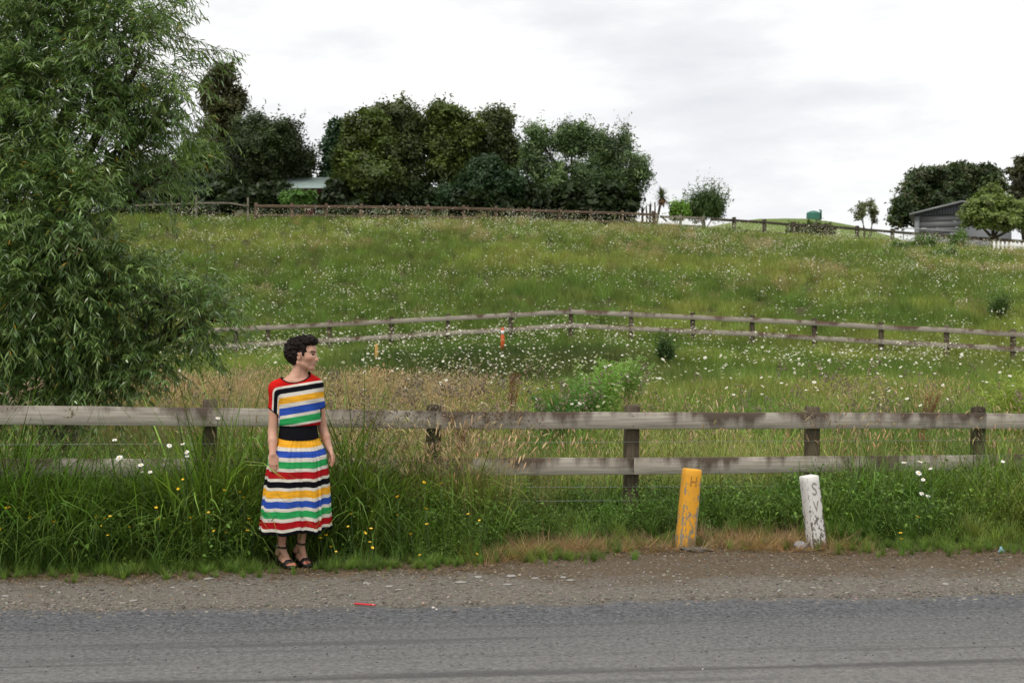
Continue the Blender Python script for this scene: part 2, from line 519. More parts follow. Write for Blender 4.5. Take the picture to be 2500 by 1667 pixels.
# ------------------------------------------------------------------ scattering of uncountable stuff
def scatter(name, pts, rot, scl, idx, tint, protos, label=None, cat=None):
    me = bpy.data.meshes.new(name)
    me.vertices.add(len(pts))
    me.vertices.foreach_set('co', np.asarray(pts, np.float32).ravel())
    for k, typ, key, a in (('rot', 'FLOAT_VECTOR', 'vector', rot), ('scl', 'FLOAT', 'value', scl), ('idx', 'INT', 'value', idx)):
        at_ = me.attributes.new(k, typ, 'POINT')
        at_.data.foreach_set(key, np.asarray(a, np.int32 if typ == 'INT' else np.float32).ravel())
    at_ = me.attributes.new('tint', 'FLOAT_COLOR', 'POINT')
    at_.data.foreach_set('color', np.concatenate([np.asarray(tint, np.float32), np.ones((len(pts), 1), np.float32)], 1).ravel())
    col = bpy.data.collections.new(name + '_pieces')
    for k, pm in enumerate(protos):
        col.objects.link(bpy.data.objects.new('%s_piece_%02d' % (name, k), pm))
    ng = bpy.data.node_groups.new(name + '_scatter', 'GeometryNodeTree')
    ng.interface.new_socket('Geometry', in_out='INPUT', socket_type='NodeSocketGeometry')
    ng.interface.new_socket('Geometry', in_out='OUTPUT', socket_type='NodeSocketGeometry')
    gi = ng.nodes.new('NodeGroupInput'); go = ng.nodes.new('NodeGroupOutput')
    ci = ng.nodes.new('GeometryNodeCollectionInfo')
    ci.inputs['Collection'].default_value = col
    ci.inputs['Separate Children'].default_value = True
    ci.inputs['Reset Children'].default_value = True
    ip = ng.nodes.new('GeometryNodeInstanceOnPoints')
    ip.inputs['Pick Instance'].default_value = True
    def na(nm, dt):
        x = ng.nodes.new('GeometryNodeInputNamedAttribute')
        x.data_type = dt
        x.inputs['Name'].default_value = nm
        return x.outputs['Attribute']
    L = ng.links.new
    L(gi.outputs[0], ip.inputs['Points'])
    L(ci.outputs[0], ip.inputs['Instance'])
    L(na('idx', 'INT'), ip.inputs['Instance Index'])
    L(na('rot', 'FLOAT_VECTOR'), ip.inputs['Rotation'])
    L(na('scl', 'FLOAT'), ip.inputs['Scale'])
    L(ip.outputs[0], go.inputs[0])
    o = link(name, me)
    o.modifiers.new('scatter', 'NODES').node_group = ng
    return tag(o, label, cat, None, 'stuff')

def blades(n, spread, lr, wr, lean=(0.05, 0.5), curl=(0.2, 1.2), segs=4, col=(1, 1, 1), var=0.25, seed=0, tipcol=None):
    """arching blades; returns V, quads, colours"""
    g = np.random.default_rng(seed)
    rad = spread * np.sqrt(g.random(n)); ph = g.random(n) * 2 * np.pi
    base = np.stack([rad * np.cos(ph), rad * np.sin(ph), np.full(n, -0.03)], 1)
    hd = g.random(n) * 2 * np.pi
    hv = np.stack([np.cos(hd), np.sin(hd), 0 * hd], 1)
    sv = np.stack([-np.sin(hd), np.cos(hd), 0 * hd], 1)
    L = g.uniform(lr[0], lr[1], n); w = g.uniform(wr[0], wr[1], n)
    a0 = g.uniform(*lean, n); a1 = g.uniform(*curl, n)
    p = base.copy(); rows = []
    for k in range(segs + 1):
        t = k / segs
        wk = w * (1 - t ** 1.6) + 0.0006
        tw = sv * np.cos(0.6 * t) [..., None] if False else sv
        rows.append(np.stack([p - tw * wk[:, None] / 2, p + tw * wk[:, None] / 2], 1))
        a = a0 + a1 * (t + 0.5 / segs) ** 1.5
        p = p + (hv * np.sin(a)[:, None] + np.array([0, 0, 1.0]) * np.cos(a)[:, None]) * (L / segs)[:, None]
    V = np.stack(rows, 1).reshape(-1, 3)           # n, segs+1, 2
    m2 = (segs + 1) * 2
    k = np.arange(segs)
    q = np.stack([k * 2, k * 2 + 1, k * 2 + 3, k * 2 + 2], 1)
    Q = (np.arange(n)[:, None, None] * m2 + q[None]).reshape(-1, 4)
    c = np.asarray(col)[None] * (1 + (g.random((n, 1)) - 0.5) * 2 * var)
    c = c * (1 + (g.random((n, 3)) - 0.5) * 0.16)
    C = np.repeat(c[:, None], m2, 1)
    if tipcol is not None:
        tt = np.repeat(np.arange(segs + 1) / segs, 2)[None, :, None] ** 2
        C = C * (1 - tt) + np.asarray(tipcol) * tt
    return V, Q, C.reshape(-1, 3), p

def spikes(tips, dirs, ln, rad, col, var=0.2, seed=0, m=5, droop=0.0):
    """seed heads: slim lens shapes that hang on from stalk tips"""
    g = np.random.default_rng(seed)
    n = len(tips); prof = [(0, 0.25), (0.25, 1.0), (0.65, 0.85), (1.0, 0.08)]
    Vs = []
    L = g.uniform(ln[0], ln[1], n)
    d = dirs / np.linalg.norm(dirs, axis=1, keepdims=True)
    u = np.cross(d, np.array([0.31, 0.2, 0.93])); u /= np.linalg.norm(u, axis=1, keepdims=True)
    v = np.cross(d, u)
    rr = g.uniform(rad[0], rad[1], n)
    for t, r in prof:
        c = tips + d * (L * t)[:, None] + np.array([0, 0, -1.0]) * (droop * L * t * t)[:, None]
        for k in range(m):
            a = 2 * np.pi * k / m
            Vs.append(c + (u * math.cos(a) + v * math.sin(a)) * (rr * r)[:, None])
    V = np.stack(Vs, 1).reshape(-1, 3)
    mm = len(prof) * m
    q = np.array([[i * m + k, i * m + (k + 1) % m, (i + 1) * m + (k + 1) % m, (i + 1) * m + k] for i in range(len(prof) - 1) for k in range(m)])
    Q = (np.arange(n)[:, None, None] * mm + q[None]).reshape(-1, 4)
    c = np.asarray(col)[None] * (1 + (g.random((n, 1)) - 0.5) * 2 * var)
    return V, Q, np.repeat(c, mm, 0)

def join(*parts):
    Vs, Qs, Cs, n = [], [], [], 0
    for V, Q, C in parts:
        Vs.append(V); Qs.append(np.asarray(Q) + n); Cs.append(C); n += len(V)
    return np.concatenate(Vs), Qs, np.concatenate(Cs)

def proto(name, *parts, mat=None):
    V, Q, C = join(*parts)
    return mesh_from(name, V, Q, [mat or M_GRASS], attrs={'col': C})

def flowers(n, spread, hr, rad, petal=(0.86, 0.86, 0.82), centre=(0.75, 0.5, 0.05), seed=0, stem=(0.10, 0.16, 0.04), tilt=0.45, k=9):
    """thin stalks with open daisy heads"""
    g = np.random.default_rng(seed)
    V, Q, C, tip = blades(n, spread, hr, (0.004, 0.006), (0.0, 0.25), (0.0, 0.3), 2, stem, 0.2, seed)
    Vs, Fs, Cs = [], [], []
    c0 = 0
    for i in range(n):
        r = g.uniform(*rad)
        nn = np.array([g.normal(0, tilt), g.normal(-0.25, tilt), 1.0]); nn /= np.linalg.norm(nn)
        u, v = frame_of(nn)
        a = np.arange(2 * k) * np.pi / k
        rr = np.where(np.arange(2 * k) % 2 == 0, r, r * 0.72)
        ring = tip[i] + rr[:, None] * (np.cos(a)[:, None] * u + np.sin(a)[:, None] * v) - nn * r * 0.12
        ri = tip[i] + nn * r * 0.1 + r * 0.3 * (np.cos(a[::2])[:, None] * u + np.sin(a[::2])[:, None] * v)
        # white disc as triangles, yellow centre on top
        Vs += [tip[i][None], ring, tip[i][None] + nn * r * 0.22, ri]
        b0 = c0
        for j in range(2 * k):
            Fs.append((b0, b0 + 1 + j, b0 + 1 + (j + 1) % (2 * k)))
        b1 = b0 + 1 + 2 * k
        for j in range(k):
            Fs.append((b1, b1 + 1 + j, b1 + 1 + (j + 1) % k))
        Cs += [np.tile(petal, (1 + 2 * k, 1)), np.tile(centre, (1 + k, 1))]
        c0 += 2 + 3 * k
    return (V, Q, C), (np.concatenate(Vs), np.array(Fs), np.concatenate(Cs))

def in_view(X, Y, margin=1.5):
    return np.abs(X) < (1250 / F) * Y + margin

def sample_field(y0, y1, dens, g, margin=1.5, cap=None):
    """points spread evenly over the visible wedge between two distances"""
    xm = 1250 / F * y1 + margin
    n = int(dens * 2 * xm * (y1 - y0))
    X = g.uniform(-xm, xm, n); Y = g.uniform(y0, y1, n)
    k = in_view(X, Y, margin)
    return X[k], Y[k]
# ------------------------------------------------------------------ fences
def rail_mesh(L, h, t, seed, mat, segs=14, wob=0.004):
    g = np.random.default_rng(seed)
    rings = []
    xs = np.linspace(-L / 2, L / 2, segs + 1)
    wz = np.cumsum(g.normal(0, wob * 0.5, segs + 1)); wz -= np.linspace(wz[0], wz[-1], segs + 1)
    ch = min(h, t) * 0.08
    for x, z in zip(xs, wz):
        a, b = t / 2, h / 2
        da, db = g.normal(0, 0.0015, 2)
        rings.append([(x, -a, z - b + ch), (x, -a + ch, z - b), (x, a - ch, z - b + db), (x, a, z - b + ch),
                      (x, a, z + b - ch), (x, a - ch, z + b + da), (x, -a + ch, z + b), (x, -a, z + b - ch)])
    V, Fc = loft(rings)
    return mesh_from('rail', V, Fc, [mat])

def add_rail(parent, A, B, h, t, seed, mat, segs=14, name='rail', wob=0.004, gap=0.004):
    A, B = np.asarray(A, float), np.asarray(B, float)
    d = B - A
    L = np.linalg.norm(d)
    me = rail_mesh(L - gap, h, t, seed, mat, segs, wob)
    rz = math.atan2(d[1], d[0])
    ry = -math.asin(d[2] / L)
    return link(name, me, parent, (A + B) / 2 - wloc(parent), (0, ry, rz))

def add_post(parent, X, Y, z0, z1, w, d, rz, seed, mat, name='post', lean=0.0, taper=0.95):
    g = np.random.default_rng(seed)
    rings = []
    for k, z in enumerate(np.linspace(0, z1 - z0, 8)):
        f = 1 - (1 - taper) * k / 7
        a, b = w / 2 * f, d / 2 * f
        j = lambda: g.normal(0, 0.0018)
        c = 0.18 * a
        ring = [(-a + c, -b), (a - c, -b), (a, -b + c), (a, b - c), (a - c, b), (-a + c, b), (-a, b - c), (-a, -b + c)]
        rings.append([(x + j(), y + j(), z) for x, y in ring])
    top = np.array(rings[-1]); top[:, :2] *= 0.85; top[:, 2] += 0.012 + g.normal(0, 0.006, 8)
    rings.append(top.tolist())
    V, Fc = loft(rings)
    return link(name, mesh_from(name, V, Fc, [mat], smooth_shade=False), parent, np.array([X, Y, z0]) - wloc(parent), (0, lean, rz))

FA = math.atan(0.287)
fn = np.array([math.sin(FA), -math.cos(FA), 0])           # towards the road
def on_fence(px):
    k = (px - CX) / F
    Y = 11.2 / (1 - 0.287 * k)
    return k * Y, Y

fence = thing('roadside_fence', 'weathered grey post and rail fence along the road verge behind the woman', 'fence', (0, 11.2, 0))
post_px = [(-70, 965), (508, 979), (1055, 992), (1537, 993), (1980, 996), (2385, 997), (2760, 998)]
for k, (px, py) in enumerate(post_px):
    X, Y = on_fence(px)
    Yp = Y + 0.09
    z1 = EYE - (py - HY) / F * Yp
    add_post(fence, X * Yp / Y, Yp, float(height(X, Y)) - 0.2, z1, 0.125, 0.10, FA, 40 + k, M_POST, lean=0.012 if k != 3 else 0.02)
TOP = ([-260, 0, 508, 1058, 1537, 1980, 2400, 2800], [985, 988, 995, 1003.5, 1007, 1007.5, 1008.5, 1010])
LOW = ([-260, 0, 1058, 1545, 1980, 2400, 2800], [1119, 1117, 1121, 1117, 1113, 1110, 1106])
def rail_pt(px, tab, h):
    X, Y = on_fence(px)
    X, Y = X + fn[0] * 0.0, Y - 0.02
    z = EYE - (np.interp(px, *tab) - HY) / F * Y
    return np.array([X, Y, z - h / 2])
RH = 0.148
for k, (a, b) in enumerate([(-260, 1062), (1062, 2403), (2403, 2800)]):
    # long boards in pieces that follow the slight sag between posts
    add_rail(fence, rail_pt(a, TOP, RH), rail_pt(b, TOP, RH), RH, 0.045, 60 + k, M_RAIL, 22, wob=0.002)
for k, (a, b) in enumerate([(-260, 505), (505, 1545), (1545, 2403), (2403, 2800)]):
    add_rail(fence, rail_pt(a, LOW, RH), rail_pt(b, LOW, RH), RH, 0.045, 70 + k, M_RAIL, 20, wob=0.002)
for k, (y0, y1) in enumerate([(1085, 1074), (1194, 1184), (1232, 1214)]):
    pts = []
    for px in np.linspace(-100, 2760, 30):
        X, Y = on_fence(px)
        Y2 = Y + 0.02
        pts.append([X, Y2, EYE - (np.interp(px, [0, 2500], [y0, y1]) - HY) / F * Y2])
    V, Fc = tube(pts, 0.0016, 4)
    part('wire', fence, V, Fc, [M_WIRE])
# staples and nails where the boards meet the posts
m_nail = flat_mat('rusty_nail', (0.06, 0.04, 0.03), 0.7, 0.5)
for px, _ in post_px[1:6]:
    for tab in (TOP, LOW):
        for dz in (-0.045, 0.045):
            c = rail_pt(px + 6, tab, RH) + fn * 0.0235 + np.array([0, 0, dz])
            part('nail', fence, *tube([c, c + fn * 0.002], 0.005, 6), [m_nail])

# middle fence, bent over the rise
mid = thing('paddock_fence', 'low weathered fence bending over the rise in the middle of the meadow', 'fence', (1.83, 40, 1.7))
mp = [(505, 803), (575, 797), (653, 794.5), (803, 787), (955, 779), (1093, 772), (1247, 764), (1394, 755.5), (1541, 762), (1692, 769), (1838, 775.5), (1990, 783), (2153, 793), (2313, 800), (2476, 810), (2640, 818)]
lowy = {575: 838, 653: 834, 803: 826, 955: 817, 1093: 808, 1247: 800, 1394: 789, 1541: 797, 1692: 804, 1838: 810, 1990: 820, 2153: 829, 2313: 837, 2476: 846, 2640: 852, 505: 842}
def mid_xy(px):
    k = (px - CX) / F
    Y = 40.0
    for _ in range(20):
        Y = float(np.interp(k * Y, YF_X, YF_Y))
    return k * Y, Y
pts_t, pts_l = [], []
for px, py in mp:
    X, Y = mid_xy(px)
    z = EYE - (py - HY) / F * Y
    zl = EYE - (lowy[px] - HY) / F * Y
    pts_t.append(np.array([X, Y, z - 0.07])); pts_l.append(np.array([X, Y, zl - 0.065]))
for k in range(1, len(mp)):
    X, Y, z = pts_t[k]
    add_post(mid, X, Y + 0.085, float(height(X, Y)) - 0.3, z + 0.135, 0.14, 0.11, 0, 100 + k, M_POST, name='post')
for tab, s0 in ((pts_t, 130), (pts_l, 160)):
    for k in range(len(tab) - 1):
        add_rail(mid, tab[k], tab[k + 1], 0.145, 0.045, s0 + k, M_MRAIL, 6, wob=0.003)

# ridge fence (stained brown) left of the gate post, dark rail fence right of it
def ridge_pt(px, py):
    k = (px - CX) / F
    Y = 75.0
    for _ in range(30):
        Y = 0.5 * Y + 0.5 * float(np.interp(k * Y, YR_X, YR_Y))
    return np.array([k * Y, Y, EYE - (py - HY) / F * Y])
def run(name, label, pts_px, mat, low_drop, posts, h=0.16, pw=0.17, top=0.1, cat='fence'):
    A = [ridge_pt(*p) for p in pts_px]
    th = thing(name, label, cat, (A[0][0], A[0][1], float(height(A[0][0], A[0][1]))))
    for k in range(len(A) - 1):
        add_rail(th, A[k] - [0, 0, h / 2], A[k + 1] - [0, 0, h / 2], h, 0.05, 300 + k + len(pts_px), mat, 5, wob=0.004)
        if low_drop:
            dz = np.array([0, 0, low_drop + h / 2])
            add_rail(th, A[k] - dz, A[k + 1] - dz, h * 0.9, 0.05, 340 + k, mat, 5, wob=0.004)
    for k, px in enumerate(posts):
        p = ridge_pt(px, np.interp(px, [q[0] for q in pts_px], [q[1] for q in pts_px]))
        big = 1.5 if (name == 'ridge_fence' and px > 1590) else 1.0
        add_post(th, p[0], p[1] + 0.1 * big, float(height(p[0], p[1])) - 0.3, p[2] + top * big, pw * big, pw * 0.9 * big, 0, 360 + k, mat)
    return th
brown_posts = [624, 712, 796, 882, 972, 1045, 1132, 1211, 1290, 1367, 1443, 1520, 1597]
run('ridge_fence', 'brown stained two rail fence along the hilltop before the trees', [(624, 499.5), (796, 501), (972, 503), (1132, 505.5), (1211, 508), (1367, 513), (1520, 518), (1597, 521)],
    M_RUST, 0.52, brown_posts)
run('field_fence', 'dark old rail fence running down the right of the hilltop toward the garage', [(1735, 532), (1793, 535), (1867, 540), (1940, 546), (2018, 550), (2094, 556), (2180, 563), (2257, 569), (2345, 574)],
    M_DARKW, 0.62, [1793, 1867, 1940, 2018, 2094, 2180, 2257, 2345], 0.17, 0.24, 0.12)
run('tan_rail_fence', 'pale brown single rail fence before the round yellow green tree', [(2352, 576), (2430, 581), (2520, 588)], M_RUST, 0, [2352, 2430, 2520], 0.24, 0.2, 0.02)
old = run('old_wire_fence', 'leaning grey posts with broken rails at the hilltop beside the willow', [(330, 500), (417, 497), (478, 494), (560, 494), (604, 501)], M_PALEW, 0, [417, 478, 604], 0.09, 0.10, 0.40)

# gate and its neighbour
gp = thing('field_gate', 'grey timber farm gate with diagonal brace on the hilltop', 'gate', ridge_pt(1690, 560))
g0, g1 = ridge_pt(1612, 529), ridge_pt(1720, 533)
add_rail(gp, g0, g1, 0.14, 0.05, 501, M_PALEW, 4, 'top_rail')
add_rail(gp, g0 - [0, 0, 0.5], g1 - [0, 0, 0.5], 0.12, 0.05, 502, M_PALEW, 4, 'lower_rail')
add_rail(gp, ridge_pt(1694, 545) + [0, -0.06, 0], ridge_pt(1719, 534) + [0, -0.06, 0], 0.14, 0.04, 503, M_PALEW, 3, 'brace')
add_rail(gp, ridge_pt(1612, 527) + [0, -0.06, 0], ridge_pt(1628, 541) + [0, -0.06, 0], 0.1, 0.04, 504, M_DARKW, 3, 'brace')
for px, t_ in ((1604, 520), (1662, 524), (1718, 527)):
    p = ridge_pt(px, t_)
    add_post(gp, p[0], p[1] + 0.12, float(height(p[0], p[1])) - 0.3, p[2], 0.17, 0.14, 0, int(px), M_PALEW, 'gate_post')

# bent pipe rail before the garage
pr = thing('pipe_gate', 'thin silver pipe gate with a rounded corner before the garage', 'gate', P(2275, 590, 90))
pts = [P(2206, 585, 90), P(2206, 566, 90), P(2207.5, 560, 90), P(2213, 557, 90), P(2260, 560, 90), P(2347, 566, 90), P(2349, 590, 90)]
part('pipe', pr, *tube(pts, 0.035, 8), [M_WIRE])
part('pipe', pr, *tube([P(2206, 574, 90), P(2348, 580, 90)], 0.02, 6), [M_WIRE])

# white picket fence
m_white = flat_mat('white_paint', (0.78, 0.78, 0.76), 0.6, 0, 3.0, 0.08)
pk = thing('picket_fence', 'white picket fence at the far right edge of the field', 'fence', P(2470, 620, 80))
for k in range(11):
    px = 2428 + 10.3 * k
    Yk = 80 - 0.05 * k
    t_, b_ = P(px, 588 + 0.45 * k, Yk), P(px, 625 + 1.8 * k, Yk)
    w = 0.075
    z0 = min(b_[2], float(height(t_[0], Yk)) - 0.1)
    V = [(t_[0] - w, Yk, z0), (t_[0] + w, Yk, z0), (t_[0] + w, Yk, t_[2] - 0.07), (t_[0], Yk, t_[2]), (t_[0] - w, Yk, t_[2] - 0.07)]
    V = np.array(V + [(x, y + 0.025, z) for x, y, z in V])
    Fc = [(4, 3, 2, 1, 0), (5, 6, 7, 8, 9)] + [(i, (i + 1) % 5, (i + 1) % 5 + 5, i + 5) for i in range(5)]
    part('picket', pk, V, Fc, [m_white])
for dy in (5, 24):
    add_rail(pk, P(2424, 592 + dy, 80) + [0, 0.055, 0], P(2540, 597 + dy * 1.4, 79.4) + [0, 0.055, 0], 0.09, 0.04, 520 + dy, m_white, 3)

# ------------------------------------------------------------------ orange survey stakes in the meadow
m_or = flat_mat('orange_plastic', (0.62, 0.10, 0.02), 0.5, 0, 8.0, 0.2)
m_yel = flat_mat('faded_yellow_plastic', (0.50, 0.28, 0.06), 0.6, 0, 8.0, 0.2)
m_wh = flat_mat('white_band', (0.8, 0.8, 0.78), 0.5)
def stake(px, y0, y1, Y, m1, label, band):
    b_, t_ = P(px, y1, Y), P(px, y0, Y)
    th = thing('marker_stake', label, 'marker', (b_[0], Y, float(height(b_[0], Y))))
    z0 = float(height(b_[0], Y)) - 0.1
    sec = [(-0.055, 0), (-0.05, -0.03), (0, -0.045), (0.05, -0.03), (0.055, 0), (0, 0.02)]
    zs = [z0, t_[2] - 0.25, t_[2] - 0.22, t_[2] - 0.03, t_[2]]
    ws = [1, 1, 0.8, 0.75, 0.4]
    V, Fc = loft([[(b_[0] + x * w, Y + y * w, z) for x, y in sec] for z, w in zip(zs, ws)])
    part('blade', th, V, Fc, [m1])
    if band:
        V, Fc = loft([[(b_[0] + x * 0.86, Y + y * 0.86, z) for x, y in sec] for z in (t_[2] - 0.2, t_[2] - 0.09)])
        part('reflective_band', th, V, Fc, [m_wh])
stake(1227, 799, 845, 36.5, m_or, 'bright orange marker stake with white band in front of the middle fence', True)
stake(919, 839, 870, 35.5, m_yel, 'short faded orange marker stake in the daisies right of the woman', False)

# ------------------------------------------------------------------ roadside markers with cast letters
def letter_mesh(ch, size, depth):
    cu = bpy.data.curves.new('letter', 'FONT')
    cu.body = ch
    cu.size = size
    cu.extrude = depth
    cu.align_x = 'CENTER'
    cu.align_y = 'CENTER'
    cu.resolution_u = 3
    cu.offset = 0.0
    o = bpy.data.objects.new('letter', cu)
    COL.objects.link(o)
    bpy.context.view_layer.update()
    dg = bpy.context.evaluated_depsgraph_get()
    me = bpy.data.meshes.new_from_object(o.evaluated_get(dg))
    bpy.data.objects.remove(o)
    return me

def paint_mat(name, paint, under, rust, thr):
    m, nt, b = new_mat(name)
    t = nt.nodes.new('ShaderNodeTexCoord').outputs['Object']
    z = N(nt, 'ShaderNodeSeparateXYZ', {}, {0: t}).outputs[2]
    a = noise(nt, mapping(nt, t, (40, 40, 17)), 1.0, 7.0, 0.7)
    c2 = noise(nt, t, 9.0, 5.0, 0.65)
    f = math_n(nt, 'ADD', a, math_n(nt, 'MULTIPLY', math_n(nt, 'SUBTRACT', 0.3, z), 0.22))
    xyz = N(nt, 'ShaderNodeSeparateXYZ', {}, {0: t})
    prod = math_n(nt, 'ABSOLUTE', math_n(nt, 'MULTIPLY', xyz.outputs[0], xyz.outputs[1]))
    f = math_n(nt, 'ADD', f, ramp(nt, math_n(nt, 'MULTIPLY', prod, 100.0), [(0.27, 0.0), (0.36, 0.13)]))
    chipf = ramp(nt, f, [(thr, 0), (thr + 0.035, 1)])
    pc = mixc(nt, c2, tuple(x * 0.8 for x in paint), paint)
    uc = mixc(nt, noise(nt, t, 40.0, 4.0), tuple(x * 0.6 for x in under), under)
    c = mixc(nt, chipf, pc, uc)
    rf = math_n(nt, 'ADD', c2, math_n(nt, 'MULTIPLY', math_n(nt, 'SUBTRACT', 0.2, z), 0.9))
    c = mixc(nt, ramp(nt, rf, [(0.60, 0), (0.78, 0.8)]), c, rust)
    nt.links.new(c, b.inputs['Base Color'])
    b.inputs['Roughness'].default_value = 0.7
    bump(nt, b, math_n(nt, 'SUBTRACT', noise(nt, t, 60.0, 4.0, 0.7), chipf), 0.45, 0.004)
    return m

def marker(name, label, px, y0, y1, w, d, yaw, lean, tip, mat, letters, lmat):
    Y = 10.36 if px < 1800 else 10.42
    b_ = P(px, y1, Y)
    gz = float(height(b_[0], Y))
    Hh = (y1 - y0) / F * Y
    g = np.random.default_rng(int(px))
    rings = []
    nseg = 16
    for k in range(nseg + 1):
        z = -0.12 + (Hh + 0.12) * k / nseg
        s = 1.0 - 0.06 * k / nseg
        a, bb, c = w / 2 * s, d / 2 * s, 0.006
        ring = [(-a + c, -bb), (a - c, -bb), (a, -bb + c), (a, bb - c), (a - c, bb), (-a + c, bb), (-a, bb - c), (-a, -bb + c)]
        rings.append([(x + g.normal(0, 0.0009), y, z) for x, y in ring])
    topr = np.array(rings[-1]); topr[:, :2] *= 0.9; topr[:, 2] += tip
    rings.append(topr.tolist())
    V, Fc = loft(rings)
    body = link(name, mesh_from(name, V, Fc, [mat]))
    bpy.context.view_layer.update()
    for ch, zz, size, sx in []:
        lm = letter_mesh(ch, size, 0.006)
        cut = bpy.data.objects.new('cutter', lm)
        COL.objects.link(cut)
        cut.matrix_world = Matrix.Translation((0.0, -d / 2 * 0.965, zz)) @ Matrix.Rotation(R(90), 4, 'X') @ Matrix.Diagonal((sx, 1, 1, 1))
        bm_ = body.modifiers.new('engrave', 'BOOLEAN')
        bm_.operation = 'DIFFERENCE'
        bm_.solver = 'EXACT'
        bm_.object = cut
        bpy.context.view_layer.update()
        dg = bpy.context.evaluated_depsgraph_get()
        nm = bpy.data.meshes.new_from_object(body.evaluated_get(dg))
        body.modifiers.clear()
        body.data = nm
        bpy.data.objects.remove(cut)
    for ch, zz, size, sx in letters:
        lo_ = link('letter', letter_mesh(ch, size, 0.0025), body, (0.0, -d / 2 * (1 - 0.06 * (zz + 0.12) / (Hh + 0.12)) - 0.0005, zz), (R(90), 0, 0))
        lo_.scale = (sx, 1, 1)
        lo_.data.materials.clear(); lo_.data.materials.append(lmat)
    body.location = (b_[0], Y, gz + (0.03 if px < 1800 else 0.0))
    body.rotation_euler = (0, lean, yaw)
    return tag(body, label, 'marker post')

m_ym = paint_mat('chipped_yellow_paint', (0.85, 0.40, 0.025), (0.34, 0.29, 0.20), (0.20, 0.13, 0.06), 0.55)
m_wm = paint_mat('chipped_white_paint', (0.80, 0.78, 0.74), (0.19, 0.165, 0.14), (0.26, 0.14, 0.05), 0.55)
marker('hydrant_marker_post', 'chipped yellow concrete marker post with letter H leaning right', 1672, 1158, 1340, 0.138, 0.12, R(14), R(5.8), 0.012, m_ym, [('H', 0.51, 0.115, 0.8)], flat_mat('worn_shaded_yellow_letter', (0.40, 0.20, 0.035), 0.8, 0, 60.0, 0.5))  # letter darker than its post: wear plus relief shadow put into the colour
marker('valve_marker_post', 'white concrete marker post with letters S and V leaning left', 1994, 1157, 1334, 0.125, 0.125, R(18), R(-7.2), 0.004, m_wm, [('S', 0.485, 0.145, 0.75), ('V', 0.345, 0.125, 0.68)], flat_mat('worn_shaded_grey_letter', (0.30, 0.27, 0.24), 0.8, 0, 60.0, 0.5))  # letters greyer than the white paint: wear and shadow edges coloured in
# crumbly concrete footing at the yellow marker
def lump(c, r, seed, n=2, amp=0.25, flat=1.0):
    bm = bmesh.new()
    bmesh.ops.create_icosphere(bm, subdivisions=n, radius=1.0)
    V = np.array([v.co[:] for v in bm.verts]); Fc = [tuple(v.index for v in f.verts) for f in bm.faces]
    bm.free()
    V = V * (1 + amp * (vnoise(V[:, 0] * 1.7 + seed * 3.1 + V[:, 2], V[:, 1] * 1.7 + V[:, 2] * 1.3, 1.3, seed, 3) - 0.5)[:, None] * 2)
    return V * np.asarray(r) * np.array([1, 1, flat]) + np.asarray(c), Fc
m_conc = flat_mat('crumbled_concrete', (0.12, 0.11, 0.097), 0.95, 0, 45.0, 0.55)
pf = P(1700, 1352, 10.25)
tag(link('concrete_footing', mesh_from('concrete_footing', *lump((pf[0], 10.27, float(height(pf[0], 10.27)) + 0.005), (0.10, 0.065, 0.022), 5, 4, 0.7), [m_conc])), 'crumbled grey concrete footing at the base of the yellow marker post', 'footing')
ps = P(1953, 1330, 10.4)
tag(link('rock', mesh_from('rock', *lump((ps[0], 10.4, float(height(ps[0], 10.4)) + 0.02), (0.055, 0.05, 0.04), 9, 3, 0.4), [flat_mat('grey_rock', (0.26, 0.27, 0.29), 0.9, 0, 20.0, 0.4)])), 'lumpy grey rock at the foot of the white marker post', 'rock')

# ------------------------------------------------------------------ buildings beyond the ridge
def quad_box(x0, x1, y0, y1, z0, z1):
    return box(((x0 + x1) / 2, (y0 + y1) / 2, (z0 + z1) / 2), (x1 - x0, y1 - y0, z1 - z0))
GY = 95.0
sc_ = GY / F
gx = lambda px: (px - CX) * sc_
gz = lambda py: EYE - (py - HY) * sc_
m_gwall = flat_mat('grey_garage_cladding', (0.075, 0.085, 0.095), 0.7, 0, 2.0, 0.12)
m_gdoor = flat_mat('garage_door_grey', (0.135, 0.14, 0.145), 0.6, 0, 1.0, 0.08)
m_groof = flat_mat('pale_grey_roof_metal', (0.24, 0.245, 0.25), 0.5, 0.1, 1.0, 0.1)
m_gtrim = flat_mat('pale_grey_trim', (0.19, 0.2, 0.21), 0.6)
ga = thing('garage', 'grey gabled garage with wide roller door behind the hilltop fence', 'building', (gx(2350), GY, 8.4))
xa, xb, xm = gx(2238), gx(2462), gx(2350)
zb, ze, zt = 7.4, gz(520), gz(495)
xd0, xd1 = gx(2250), gx(2348)
zd = gz(524)
# front gable wall around the door opening, cladding boards above
V = np.array([(xa, GY, zb), (xd0, GY, zb), (xd0, GY, zd), (xa, GY, zd), (xd1, GY, zb), (xb, GY, zb), (xb, GY, zd), (xd1, GY, zd)])
V = np.concatenate([V, V + [0, 0.15, 0]])
part('wall', ga, *quad_box(xa, xd0, GY, GY + 0.15, zb, zd), [m_gtrim])
part('wall', ga, *quad_box(xd1, xb, GY, GY + 0.15, zb, zd), [m_gtrim])
nb = 34
for k in range(nb):
    x0, x1 = xa + (xb - xa) * k / nb, xa + (xb - xa) * (k + 1) / nb - 0.03
    t0 = ze + (zt - ze) * (1 - abs((x0 + x1) / 2 - xm) / (xm - xa))
    part('cladding_board', ga, *quad_box(x0, x1, GY - 0.03, GY + 0.05, zd + 0.012, t0), [m_gwall])
part('wall', ga, *quad_box(xa, xa + 0.15, GY + 0.15, GY + 8, zb, ze), [m_gwall])
part('wall', ga, *quad_box(xb - 0.15, xb, GY + 0.15, GY + 8, zb, ze), [m_gwall])
nd = 9
